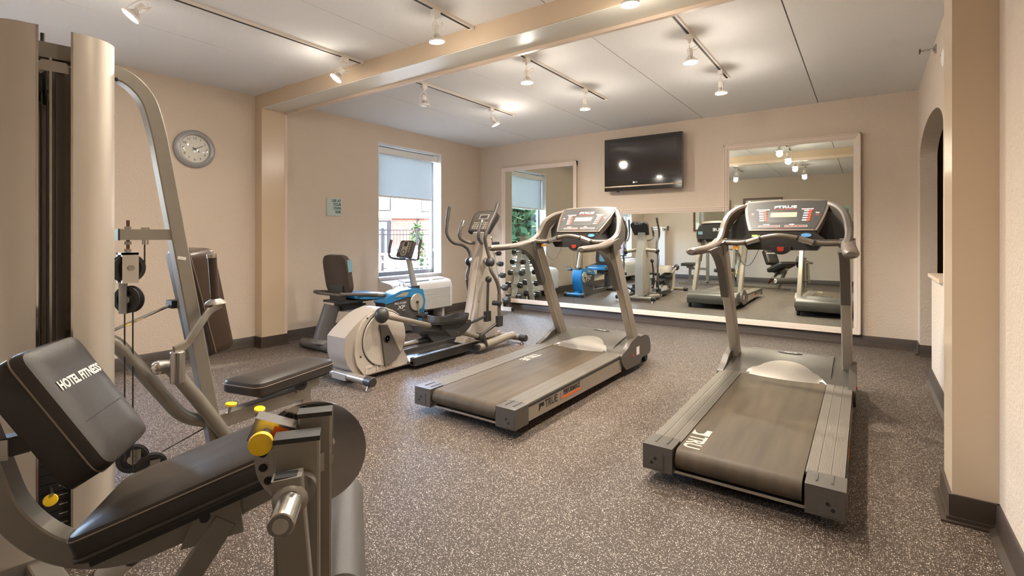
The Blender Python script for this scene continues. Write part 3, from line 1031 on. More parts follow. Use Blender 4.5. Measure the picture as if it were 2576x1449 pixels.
def make_treadmill(cx, label):
    t = thing('treadmill', label, 'treadmill', (cx, -3.84, 0), 'treadmills facing the mirror')

    def P(x, y, z):
        return Vector((cx + x, y, z))

    def rz(y):      # deck top rises a little to the front
        return 0.150 + (y + 3.84) / 1.42 * 0.020
    # running belt round its rear roller
    y0, y1 = -3.795, -2.36
    R = 0.044
    prof = []
    for i in range(13):
        a = PI / 2 + PI * i / 12
        prof.append((y0 + R * math.cos(a), 0.108 + R * math.sin(a) + 0.002))
    top = [(y1, rz(y1) + 0.002)]
    prof = top + prof + [(y1, 0.075), (y1, rz(y1) + 0.002)][:1]
    obj('running_belt', G().prism(prof, P(-0.235, 0, 0), (0, 1, 0), (0, 0, 1), (0.47, 0, 0)), 'belt', t)
    obj('under_bar', G().bb(cx - 0.25, cx + 0.25, -3.815, -3.785, 0.048, 0.060, 0.002), 'steel', t)
    obj('deck_frame', G().bb(cx - 0.35, cx + 0.35, -3.70, -2.1, 0.055, 0.105), 'black_plastic', t)
    for s in (-1, 1):
        # foot rail: ribbed extrusion
        g = G()
        xa, xb = s * 0.238, s * 0.366
        pr = [(xa, -0.004)]
        n = 26
        for i in range(n):
            u0 = xa + (xb - xa) * (i + 0.1) / n
            u1 = xa + (xb - xa) * (i + 0.7) / n
            d = 0.002 if i in (8, 17) else 0.0
            pr += [(u0, 0.0 - d), (u0, 0.0014 - d * 1.4), (u1, 0.0014 - d * 1.4), (u1, 0.0 - d)]
        pr += [(xb, 0.0), (xb, -0.012), (xa, -0.012)]
        ya, yb = -3.735, -2.40
        D = Vector((0, yb - ya, rz(yb) - rz(ya)))
        g.prism(pr, P(0, ya, rz(ya) + 0.004), (1, 0, 0), (0, 0, 1), D)
        obj('foot_rail', g, 'rail_alu', t)
        # silver side panel under a dark lip
        obj('side_lip', G().bar([P(s * 0.361, -3.73, rz(-3.73) - 0.010), P(s * 0.361, -2.42, rz(-2.42) - 0.010)], 0.016, 0.014), 'black_plastic', t)
        g = G()
        poly = [(-3.725, 0.058), (-2.44, 0.050), (-2.425, 0.150), (-3.725, 0.134)]
        g.prism(poly, P(s * 0.357, 0, 0), (0, 1, 0), (0, 0, 1), (s * 0.010, 0, 0), 0.002)
        sp_ = obj('side_panel', g, 'champagne', t)
        X = s * 0.3675
        if s > 0:
            words('maker_name', 'TRUE', 0.062, 'black_print', sp_, P(X, -3.535, 0.105), (0, 1, 0.01), (0, 0, 1), 'LEFT', sx=0.95, bold=0.001, ext=0.0004)
            g = G().prism([(0, 0), (0.0, 0.042), (0.055, 0.042), (0.055, 0.02)], P(X - 0.0002, -3.60, 0.083), (0, 1, 0), (0, 0, 1), (0.0008, 0, 0))
            obj('maker_mark', g, 'black_print', sp_)
            g = G().prism([(0.004, 0), (0.02, 0.022), (0.036, 0.022), (0.052, 0)], P(X, -3.60, 0.083), (0, 1, 0), (0, 0, 1), (0.0009, 0, 0))
            obj('maker_mark_arch', g, 'champagne', sp_)
            obj('divider', G().bb(cx + X - 0.0002, cx + X + 0.0006, -3.355, -3.351, 0.080, 0.128), 'red_print', sp_)
            words('series_name', 'PERFORMANCE', 0.043, 'black_print', sp_, P(X, -3.325, 0.116), (0, 1, 0.01), (0, 0, 1), 'LEFT', sx=0.72, shear=0.25, bold=0.0012, ext=0.0004)
            obj('underline', G().prism([(0, 0), (0.235, 0.002), (0.245, 0.015), (0.01, 0.013)], P(X - 0.0002, -3.335, 0.083), (0, 1, 0), (0, 0, 1), (0.0008, 0, 0)), 'orange_print', sp_)
        # rear end cap with recessed plate and two bolts
        g = G().bb(cx + min(s * 0.245, s * 0.374), cx + max(s * 0.245, s * 0.374), -3.845, -3.715, 0.050, 0.158, 0.012, 3)
        ec = obj('end_cap', g, 'grey_plastic', t)
        g = G().bb(cx + min(s * 0.282, s * 0.372), cx + max(s * 0.282, s * 0.372), -3.8475, -3.840, 0.058, 0.128, 0.004, 2)
        obj('cap_plate', g, 'tan_plastic' if False else 'grey_plastic', ec)
        for (bx, bz) in ((0.318, 0.103), (0.334, 0.083)):
            obj('bolt_hole', G().cyl(P(s * bx, -3.8485, bz), P(s * bx, -3.846, bz), 0.0068, seg=14), 'slot_black', ec)
        for k in (0.28, 0.33):
            obj('cap_rib', G().bb(cx + s * k - 0.003, cx + s * k + 0.003, -3.80, -3.72, 0.157, 0.161, 0.001), 'grey_plastic', ec)
        obj('rear_foot', G().cyl(P(s * 0.29, -3.60, 0.0), P(s * 0.29, -3.60, 0.056), 0.02, seg=14), 'rubber', t)
        # front side cover
        poly = [(-2.470, 0.178), (-2.36, 0.205), (-2.27, 0.250), (-2.125, 0.276), (-2.02, 0.215), (-1.945, 0.100), (-2.05, 0.085), (-2.10, 0.045), (-2.38, 0.050), (-2.455, 0.110)]
        g = G().prism(fillet([(p[0], p[1]) for p in poly], 0.02, 3, closed=True), P(s * 0.345, 0, 0), (0, 1, 0), (0, 0, 1), (s * 0.038, 0, 0), 0.005)
        sc_ = obj('side_cover', g, 'grey_plastic', t)
        if s > 0:
            obj('switch', G().bb(cx + 0.382, cx + 0.389, -2.252, -2.236, 0.128, 0.142, 0.002), 'red_key', sc_)
            obj('rating_label', G().bb(cx + 0.3825, cx + 0.3838, -2.175, -2.115, 0.125, 0.188), 'white_print', sc_)
        obj('transport_wheel', G().cyl(P(s * 0.30, -1.83, 0.034), P(s * 0.335, -1.83, 0.034), 0.034, seg=22, bev=0.004), 'rubber', t)
        # uprights
        ub, ut = P(s * 0.334, -2.105, 0.20), P(s * 0.334, -2.530, 1.005)
        g = G().bar([ub, ut], 0.056, 0.100, up=(0, 1, 0.5), bev=0.006)
        up_ = obj('upright', g, 'champagne', t)
        obj('upright_groove', G().bar([ub + V(s * -0.0282, -0.030, 0.02), ut + V(s * -0.0282, -0.030, -0.02)], 0.0012, 0.003, up=(0, 1, 0.5)), 'champagne_dark', up_)
        for k in (0.90, 0.85, 0.71):
            c = ub.lerp(ut, k)
            obj('bolt', G().cyl(c + V(0, -0.0445, -0.0235), c + V(0, -0.049, -0.0258), 0.006, seg=12), 'slot_black', up_)
        # handrail with rounded tip, its gusset
        hp = [P(s * 0.372, -3.085, 0.985), P(s * 0.368, -2.95, 0.988), P(s * 0.360, -2.78, 0.997), P(s * 0.350, -2.62, 1.022), P(s * 0.346, -2.54, 1.035)]
        hr = [P(s * 0.372, -3.105, 0.985)] + hp
        g = G().tube(hr, [0.012, 0.022, 0.024, 0.024, 0.023, 0.022], 16, sx=1.55)
        obj('handrail', g, 'tan_plastic', t)
        poly = [(-2.93, 0.988), (-2.82, 0.982), (-2.73, 0.962), (-2.65, 0.922), (-2.585, 0.868), (-2.535, 0.80), (-2.49, 0.72), (-2.46, 0.665), (-2.43, 0.70), (-2.45, 0.80), (-2.52, 0.97), (-2.56, 1.01), (-2.75, 1.005)]
        g = G().prism(poly, P(s * 0.334 - 0.024, 0, 0), (0, 1, 0), (0, 0, 1), (0.048, 0, 0), 0.006)
        obj('handrail_gusset', g, 'grey_plastic', t)
        # collar where rail meets console arm
        obj('arm_collar', G().box(P(s * 0.345, -2.555, 1.005), (0.078, 0.13, 0.082), 0.014, X=(1, 0, 0), Y=(0, 0.97, 0.22), seg=3), 'grey_plastic', t)
        # arched side arm carrying the console
        pts = [P(s * 0.345, -2.64, 1.012), P(s * 0.348, -2.56, 1.020), P(s * 0.350, -2.48, 1.040), P(s * 0.350, -2.425, 1.080), P(s * 0.344, -2.395, 1.135), P(s * 0.330, -2.370, 1.180), P(s * 0.300, -2.325, 1.222), P(s * 0.265, -2.275, 1.252), P(s * 0.235, -2.235, 1.268)]
        rw = catmull([list(p) + [k] for p, k in zip(pts, [0.060, 0.085, 0.110, 0.120, 0.112, 0.100, 0.084, 0.066, 0.050])], 4)
        g = G().bar([r[:3] for r in rw], [r[3] for r in rw], 0.040, up=(1, 0, 0), bev=0.010)
        obj('side_arm', g, 'grey_plastic' if s > 0 else 'tan_plastic', t)
        # tray wing between arm and console
        g = G().prism(fillet([(0.12, -2.52), (0.34, -2.56), (0.345, -2.30), (0.14, -2.30)], 0.03, 3, closed=True), P(0, 0, 1.030), (s, 0, 0), (0, 1, 0), (0, 0, 0.022), 0.005)
        obj('tray', g, 'tan_plastic' if s < 0 else 'grey_plastic', t)
        g = G().prism([(0.20, 1.05), (0.33, 1.05), (0.335, 1.13), (0.26, 1.22), (0.22, 1.23)], P(0, -2.30, 0), (s, 0, 0), (0, 0, 1), (0, 0.02, 0))
        obj('arm_web', g, 'black_plastic', t)
    # motor hood
    prof = [(-2.425, 0.168), (-2.40, 0.178), (-2.30, 0.196), (-2.15, 0.222), (-2.00, 0.240), (-1.90, 0.240), (-1.82, 0.222), (-1.775, 0.185), (-1.755, 0.13), (-1.76, 0.075), (-1.80, 0.060), (-2.10, 0.06), (-2.42, 0.10)]
    g = G().prism(prof, P(-0.346, 0, 0), (0, 1, 0), (0, 0, 1), (0.692, 0, 0), 0.006, angle=0.9)
    obj('motor_hood', g, 'hood', t)
    # raised centre of the hood
    g = G()
    prof2 = [(-2.37, 0.180), (-2.30, 0.206), (-2.15, 0.236), (-2.00, 0.254), (-1.92, 0.250), (-1.86, 0.225), (-2.10, 0.18)]
    rows = []
    for (k, w) in ((0, 0.275), (1, 0.255)):
        rows.append(w)
    g.prism(prof2, P(-0.255, 0, 0), (0, 1, 0), (0, 0, 1), (0.51, 0, 0), 0.012, 3, angle=0.9)
    obj('hood_crown', g, 'hood', t)
    # brushed kick plate: lens shape lying on the slope at the front of the belt
    n = 18
    bot, topp = [], []
    for i in range(n + 1):
        u = -1 + 2 * i / n
        x = u * 0.236
        yb = -2.418 - 0.030 * (1 - u * u)
        yt = -2.418 + 0.248 * (1 - abs(u) ** 2.2)
        bot.append((x, yb, 0.166 + 0.006 * (1 - u * u)))
        topp.append((x, yt, 0.182 + 0.245 * max(0, (yt + 2.37)) * 0.9 if yt > -2.37 else 0.172 + (yt + 2.42) * 0.2))
    g = G()
    loop = bot + topp[::-1][1:-1]
    vb = [g.bm.verts.new(P(*p)) for p in bot]
    vm_ = [g.bm.verts.new(P(b[0], b[1] * 0.45 + q[1] * 0.55, (b[2] * 0.45 + q[2] * 0.55) + 0.020 * (1 - (b[0] / 0.236) ** 2))) for b, q in zip(bot, topp)]
    vt = [g.bm.verts.new(P(q[0], q[1], q[2] + 0.006)) for q in topp]
    for i in range(n):
        for (A, B) in ((vb, vm_), (vm_, vt)):
            try:
                g.bm.faces.new((A[i], A[i + 1], B[i + 1], B[i]))
            except ValueError:
                pass
    lo = [g.bm.verts.new(P(b[0], b[1], b[2] - 0.012)) for b in bot]
    for i in range(n):
        g.bm.faces.new((lo[i], lo[i + 1], vb[i + 1], vb[i]))
    kp = obj('kick_plate', g, 'kick_steel', t)
    obj('kick_gap', G().tube([P(b[0], b[1] - 0.004, b[2] - 0.006) for b in bot], 0.005, 6), 'slot_black', kp)
    hb = obj('hood_badge', G().prism([(0.075 * math.cos(a), 0.020 * math.sin(a)) for a in [2 * PI * k / 24 for k in range(24)]], P(0.0, -2.005, 0.2535), (1, 0, 0), (0, 1, 0.05), (0, 0, 0.003)), 'black_plastic', t)
    words('maker_name', 'TRUE', 0.026, 'white_print', hb, P(0.0, -2.008, 0.2573), (1, 0, 0), (0, 1, 0.05), sx=1.3)

    # console: slanted panel. local axes: u across, w up the slope
    cb, ct = P(0, -2.447, 1.108), P(0, -2.238, 1.300)
    w = (ct - cb).normalized()
    nrm_ = Vector((1, 0, 0)).cross(w).normalized()     # towards the user
    L = (ct - cb).length

    def outline(grow):
        pts = [(-0.186 - grow, -grow)]
        pts.append((0.186 + grow, -grow))
        for i in range(9):
            u = i / 8
            pts.append((0.186 + 0.056 * (1 - (1 - u) ** 1.6) + grow, L * u * 0.985))
        for i in range(1, 12):
            u = 1 - 2 * i / 12
            pts.append((u * (0.242 + grow), L + (0.016 * (1 - u * u)) + grow))
        for i in range(9):
            u = 1 - i / 8
            pts.append((-(0.186 + 0.056 * (1 - (1 - u) ** 1.6) + grow), L * u * 0.985))
        return pts
    g = G().prism(outline(0.004), cb + nrm_ * 0.004, (1, 0, 0), w, -nrm_ * 0.045, 0.006)
    cs = obj('console', g, 'tan_plastic', t)
    g = G().prism(outline(-0.012), cb + nrm_ * 0.0042, (1, 0, 0), w, nrm_ * 0.0020)
    obj('console_face', g, 'face_black', cs)
    g = G().prism([(-0.17, -0.02), (0.17, -0.02), (0.215, 0.19), (-0.215, 0.19)], cb - nrm_ * 0.045, (1, 0, 0), w, -nrm_ * 0.06, 0.02, 3)
    obj('console_back', g, 'black_plastic', cs)
    rp = [(-0.30, 1.03), (0.30, 1.03), (0.315, 1.12), (0.29, 1.20), (0.235, 1.255), (0.0, 1.265), (-0.235, 1.255), (-0.29, 1.20), (-0.315, 1.12)]
    rs = obj('rear_shell', G().prism(fillet(rp, 0.03, 3, closed=True), P(0, -2.205, 0), (1, 0, 0), (0, 0, 1), (0, 0.03, 0), 0.012), 'black_plastic', t)
    words('maker_name', 'TRUE', 0.062, 'white_print', rs, P(0.03, -2.1745, 1.175), (-1, 0, 0), (0, 0, 1), sx=1.35, bold=0.001)
    obj('maker_mark', G().prism([(0, 0), (-0.008, 0.042), (-0.055, 0.042), (-0.055, 0.022), (-0.03, 0.022), (-0.012, 0)], P(0.195, -2.1752, 1.152), (1, 0, 0), (0, 0, 1), (0, 0.001, 0)), 'white_print', rs)
    obj('corner_patch', G().prism([(0, 0), (0.07, 0.0), (0.065, 0.05), (0.0, 0.05)], P(-0.29, -2.1752, 1.10), (1, 0, 0), (0, 0, 1), (0, 0.003, 0)), 'seat_blue', rs)  # flat blue-grey patch near the lower corner of the rear shell

    def Q(u, v, e=0.0066):
        return cb + Vector((1, 0, 0)) * u + w * v + nrm_ * e

    def tile(nm, u, v, du, dv, m, par, e=0.0062, th=0.001, bev=0.0):
        return obj(nm, G().box(Q(u, v, e), (du, dv, th), bev, X=(1, 0, 0), Y=w), m, par)
    tile('display_bezel', 0.0, 0.125, 0.185, 0.115, 'black_plastic', cs)
    tile('display', -0.002, 0.143, 0.150, 0.046, 'lcd', cs, 0.0070)
    words('maker_name', 'TRUE', 0.034, 'white_print', cs, Q(0.012, 0.222), (1, 0, 0), w, sx=1.35, bold=0.0008, ext=0.0003)
    obj('maker_mark', G().prism([(0, 0), (0.005, 0.024), (0.030, 0.024), (0.030, 0.012), (0.018, 0.012), (0.008, 0)], Q(-0.064, 0.210), (1, 0, 0), w, nrm_ * 0.0006), 'white_print', cs)
    words('series_name', 'PERFORMANCE SERIES', 0.012, 'red_print', cs, Q(0.0, 0.199), (1, 0, 0), w, shear=0.2, ext=0.0003)
    for s in (-1, 1):
        words('key_heading', 'WORKOUTS' if s < 0 else 'PROGRAM', 0.014, 'white_print', cs, Q(s * 0.128, 0.197), (1, 0, 0), w, shear=0.2, bold=0.0005, ext=0.0003)
        for i in range(5):
            v = 0.180 - i * 0.0225
            ux = s * (0.131 - 0.0035 * i) if s < 0 else 0.131 - 0.002 * i
            tile('key', ux - 0.006, v, 0.026, 0.010, 'white_print', cs, 0.0064, 0.0008, 0.0)
            obj('red_key', G().prism([(0.010 * math.cos(a), 0.010 * math.sin(a)) for a in [2 * PI * k / 12 for k in range(12)]], Q(ux + 0.016, v, 0.0066), (1, 0, 0), w, nrm_ * 0.0012), 'red_key', cs)
        words('side_print', 'fast' if s > 0 else 'up', 0.014, 'white_print', cs, Q(s * 0.185, 0.160), (1, 0, 0), w, ext=0.0003, bold=0.0006)
        words('side_print_red', 'mph', 0.011, 'red_print', cs, Q(s * 0.185, 0.140), (1, 0, 0), w, ext=0.0003, bold=0.0004)
        words('row_heading', 'INCLINE' if s < 0 else 'SPEED', 0.010, 'white_print', cs, Q(s * 0.072 - 0.02, 0.050), (1, 0, 0), w, bold=0.0004, ext=0.0003)
        tile('key_row', s * 0.075, 0.034, 0.122, 0.015, 'white_print', cs, 0.0060, 0.0006)
        tile('key_row_inset', s * 0.075, 0.034, 0.118, 0.011, 'face_black', cs, 0.0064, 0.0006)
        for i in range(5):
            u = s * 0.075 + (i - 2) * 0.023
            obj('row_key', G().prism([(0.0075 * math.cos(a), 0.0045 * math.sin(a)) for a in [2 * PI * k / 10 for k in range(10)]], Q(u, 0.034, 0.0068), (1, 0, 0), w, nrm_ * 0.0008), 'red_key', cs)
    words('fine_print', 'consult a physician before use', 0.007, 'red_print', cs, Q(0, 0.016), (1, 0, 0), w, ext=0.0003)
    # body under the console, with start strip and emergency stop
    g = G().prism([(-0.235, 1.050), (-0.19, 0.985), (0.19, 0.985), (0.235, 1.050), (0.175, 1.10), (-0.175, 1.10)], P(0, -2.475, 0), (1, 0, 0), (0, 0, 1), (0, 0.17, 0), 0.008)
    lb = obj('console_base', g, 'black_plastic', t)
    obj('start_key', G().prism([(0.028 * math.cos(a), 0.012 * math.sin(a)) for a in [2 * PI * k / 20 for k in range(20)]], P(0.135, -2.476, 1.078), (1, 0, 0), (0, 0.25, 0.97), (0, -0.004, 0.001)), 'blue_key', lb)
    words('key_print', 'stop', 0.012, 'red_print', lb, P(0.075, -2.4765, 1.078), (1, 0, 0), (0, 0.2, 1), ext=0.0003)
    obj('start_tag', G().box(P(-0.150, -2.478, 1.074), (0.034, 0.014, 0.003), X=(1, 0, 0), Y=(0, 0.25, 0.97)), 'green_tag', lb)
    g = G().prism([(-0.058, 0.02)] + [(0.058 * math.cos(a), 0.02 - 0.052 * math.sin(a)) for a in [PI - PI * k / 12 for k in range(13)]][1:], P(0, -2.505, 0.99), (1, 0, 0), (0, 0, 1), (0, 0.05, 0), 0.004)
    es = obj('stop_housing', g, 'black_plastic', t)
    obj('stop_button', G().prism(fillet([(-0.021, 0.004), (0.021, 0.004), (0.015, -0.024), (-0.015, -0.024)], 0.008, 3, closed=True), P(0, -2.512, 1.002), (1, 0, 0), (0, 0, 1), (0, 0.012, 0), 0.003), 'red_key', es)
    # bowed heart-rate bar
    hbp = fillet([P(-0.318, -2.56, 1.030), P(-0.20, -2.575, 1.026), P(-0.085, -2.585, 1.063), P(0.0, -2.59, 1.078), P(0.085, -2.585, 1.063), P(0.20, -2.575, 1.026), P(0.318, -2.56, 1.030)], 0.06, 5)
    hb2 = obj('grip_bar', G().tube(hbp, 0.0155, 14), 'tan_plastic', t)
    for s in (-1, 1):
        obj('pulse_sensor', G().tube([P(s * 0.105, -2.584, 1.0585), P(s * 0.178, -2.578, 1.0335)], 0.0178, 14), 'steel', hb2)
        obj('sensor_band', G().tube([P(s * 0.178, -2.578, 1.0335), P(s * 0.190, -2.577, 1.0300)], 0.0190, 14).tube([P(s * 0.095, -2.585, 1.0618), P(s * 0.105, -2.584, 1.0585)], 0.0190, 14), 'black_plastic', hb2)
    # safety cord
    cord = []
    for i in range(17):
        u = i / 16
        cord.append(P(-0.255 + 0.135 * u, -2.560 + 0.09 * u, 1.008 - 0.125 * math.sin(PI * u) + 0.0 * u))
    sc2 = obj('safety_cord', G().tube(cord, 0.0016, 6), 'black_plastic', t)
    obj('cord_clip', G().box(P(-0.245, -2.562, 1.000), (0.034, 0.012, 0.020), 0.003), 'orange_clip', sc2)
    return t


tm1 = make_treadmill(2.985, 'silver and grey treadmill between the elliptical and the other treadmill, its lettered side in view')
tm2 = copy_tree(tm1)
tm2.location = (4.425, -3.84, 0)
tm2['label'] = 'silver and grey treadmill nearest the archway, with white lettering at the end of its belt'
tm2.name = 'treadmill'
# lettering printed on the belts, each at its own place along the loop
words('belt_print', 'TRU', 0.100, 'faded_print', tm2, (4.425 - 0.192, -3.698, 0.1548), (0, -1, -0.013), (1, 0, 0), sx=0.78, bold=0.002, ext=0.0006)
obj('belt_mark', G().prism([(0.0, 0.0), (0.075, 0.0), (0.075, 0.075), (0.052, 0.075), (0.048, 0.03), (0.028, 0.018), (0.012, 0.03), (0.0, 0.06)], (4.425 - 0.228, -3.612, 0.1552), (1, 0, 0), (0, 1, 0.0138), (0, 0, 0.0012)), 'faded_print', tm2)
words('belt_print', 'TRUE', 0.095, 'faded_print', tm1, (2.985 - 0.180, -2.86, 0.1665), (0, -1, -0.013), (1, 0, 0), sx=0.9, bold=0.002, ext=0.0004)

# ================================================================ elliptical trainer
el = thing('elliptical_trainer', 'champagne elliptical trainer with dark swinging handles, left of the treadmills', 'elliptical', (1.765, -2.85, 0))
side = [(-3.786, 0.345), (-3.745, 0.385), (-3.68, 0.435), (-3.60, 0.484), (-3.54, 0.508), (-3.474, 0.522), (-3.405, 0.519), (-3.341, 0.495), (-3.29, 0.462), (-3.258, 0.42), (-3.238, 0.36), (-3.232, 0.28), (-3.245, 0.187), (-3.20, 0.095), (-3.146, 0.034), (-3.60, 0.034), (-3.69, 0.055), (-3.762, 0.148), (-3.785, 0.228)]
obj('drive_housing', G().prism(side, (1.630, 0, 0), (0, 1, 0), (0, 0, 1), (0.205, 0, 0), 0.008, angle=0.7), 'shroud', el)
for (xa, xb, nm) in ((1.835, 1.850, 'side_cover'), (1.630, 1.615, 'side_cover')):
    inner = [(-3.700, 0.33), (-3.64, 0.44), (-3.56, 0.492), (-3.474, 0.511), (-3.405, 0.508), (-3.346, 0.486), (-3.275, 0.42), (-3.246, 0.32), (-3.26, 0.187), (-3.175, 0.046), (-3.625, 0.046), (-3.69, 0.13), (-3.712, 0.22)]
    obj(nm, G().prism(inner, (xa, 0, 0), (0, 1, 0), (0, 0, 1), (xb - xa, 0, 0), 0.004), 'shroud_light', el)
    s = 1 if xb > xa else -1
    hub = Vector((xb, -3.437, 0.290))
    dk = obj('crank_disc', G().lathe([(0.205, -0.001), (0.205, 0.006), (0.200, 0.010), (0, 0.011)], hub, (s, 0, 0), 48), 'shroud_light', el)
    obj('disc_gap', G().lathe([(0.206, -0.0005), (0.212, -0.0005), (0.212, 0.001), (0.206, 0.001)], hub, (s, 0, 0), 48), 'slot_black', dk)
    if s > 0:
        wpoly = [(-3.500, 0.405), (-3.432, 0.395), (-3.300, 0.160), (-3.350, 0.112), (-3.40, 0.092), (-3.452, 0.089)]
    else:
        wpoly = [(-3.374, 0.175), (-3.442, 0.185), (-3.574, 0.42), (-3.524, 0.468), (-3.474, 0.488), (-3.422, 0.491)]
    obj('crank_arm', G().prism(wpoly, (xb + s * 0.010, 0, 0), (0, 1, 0), (0, 0, 1), (s * 0.018, 0, 0), 0.003), 'wedge_grey', el)
    obj('hub_cap', G().lathe([(0.032, 0.010), (0.032, 0.030), (0.024, 0.034), (0.022, 0.028), (0, 0.028)], hub, (s, 0, 0), 24), 'black_plastic', el)
    obj('hub_screw', G().cyl(hub + V(s * 0.028, 0, 0), hub + V(s * 0.033, 0, 0), 0.006, seg=10), 'steel', el)
words('maker_name', 'TRUE', 0.072, 'tower_silver', el, (1.8508, -3.435, 0.082), (0, 1, 0.02), (0, 0, 1), sx=1.15, ext=0.003, bold=0.001)
obj('maker_mark', G().prism([(0, 0), (0, 0.05), (0.065, 0.05), (0.065, 0.036), (0.02, 0.036), (0.012, 0)], (1.8502, -3.618, 0.056), (0, 1, 0), (0, 0, 1), (0.003, 0, 0)), 'tower_silver', el)
for (yy, zz) in ((-3.66, 0.19), (-3.60, 0.465), (-3.31, 0.475), (-3.20, 0.055)):
    obj('screw', G().cyl((1.850, yy, zz), (1.8515, yy, zz), 0.007, seg=10), 'slot_black', el)
# crank joints, pedal beams, pedals
for s in (1, -1):
    if s > 0:
        kn, a0, a1, rk = V(1.935, -3.535, 0.487), V(1.935, -3.50, 0.478), V(1.965, -2.43, 0.150), V(2.0, -2.40, 0.10)
    else:
        kn, a0, a1, rk = V(1.555, -3.335, 0.125), V(1.56, -3.30, 0.125), V(1.56, -2.36, 0.115), V(1.56, -2.28, 0.09)
    obj('crank_joint', G().ball(kn, 0.058, (0.85, 0.95, 1.05)), 'black_plastic', el)
    obj('crank_pin', G().cyl((1.765 + s * 0.09, kn.y + 0.01, kn.z), kn, 0.02, seg=14), 'steel', el)
    d = (a1 - a0).normalized()
    obj('pedal_beam', G().cyl(a0, a1, 0.0215, seg=18), 'champagne_dark', el)
    c = a0.lerp(a1, 0.60 if s > 0 else 0.72)
    up_ = V(0, -d.z, d.y)
    obj('beam_sleeve', G().tube([c - d * 0.20, c + d * 0.16], 0.027, 16), 'black_plastic', el)
    # foot plate: a shaped tray with a wavy raised rim
    px = a0.x + s * 0.0
    base = c + up_ * 0.075
    pl = fillet([(-0.075, -0.215), (0.075, -0.215), (0.085, 0.05), (0.06, 0.215), (-0.06, 0.215), (-0.085, 0.05)], 0.05, 5, closed=True)
    fp = G().prism([(p[0], p[1]) for p in pl], base - up_ * 0.008, (1, 0, 0), (0, 1, -0.05 if s > 0 else -0.10), up_ * 0.012)
    ped = obj('pedal', fp, 'black_plastic', el)
    g = G()
    n = len(pl)
    ring = []
    for (ou, dz0) in ((0.0, -0.012), (0.0, 1.0), (0.008, 1.0), (0.008, -0.012)):
        row = []
        for p in pl:
            v = Vector((p[0], p[1]))
            e = v.normalized() * ou
            t_ = (p[1] + 0.215) / 0.43
            hgt = 0.056 - 0.030 * math.sin(t_ * PI * 0.9) ** 2 * (1 if t_ < 0.75 else 0.7)
            hz = hgt if dz0 == 1.0 else dz0
            row.append(g.bm.verts.new(base + V(1, 0, 0) * (p[0] - e.x) + V(0, 1, -0.05 if s > 0 else -0.10) * (p[1] - e.y) + up_ * hz))
        ring.append(row)
    for i in range(4):
        A, B = ring[i], ring[(i + 1) % 4]
        for k in range(n):
            j = (k + 1) % n
            g.bm.faces.new((A[k], A[j], B[j], B[k]))
    obj('pedal_rim', g, 'black_plastic', ped)
    hp = fillet([(-0.19, 0.045), (0.20, 0.045), (0.21, 0.0), (0.09, -0.085), (-0.03, -0.09), (-0.12, -0.02)], 0.03, 4, closed=True)
    obj('pedal_housing', G().prism([(p[0], p[1]) for p in hp], c + V(-0.06 + 0.0, 0.05, 0.02), (0, 1, -0.05), (0, 0.05, 1), (0.12, 0, 0), 0.006), 'black_plastic', el)
    for (u, v) in ((0.14, 0.02), (0.02, -0.05)):
        q = c + V(0.0605, 0.05 + u, 0.02 + v)
        obj('housing_bolt', G().cyl(q, q + V(0.004, 0, 0), 0.008, seg=10), 'steel', el)
    # rocker at the front end
    obj('rocker_joint', G().cyl(a1 + V(-0.035, 0, 0), a1 + V(0.045, 0, 0), 0.034, seg=18, bev=0.004), 'black_plastic', el)
    obj('rocker_link', G().bar([a1 + V(0.03 * s, 0.01, 0.0), V(rk.x, rk.y + 0.015, 0.055)], 0.035, 0.05, up=(1, 0, 0), bev=0.005), 'black_plastic', el)
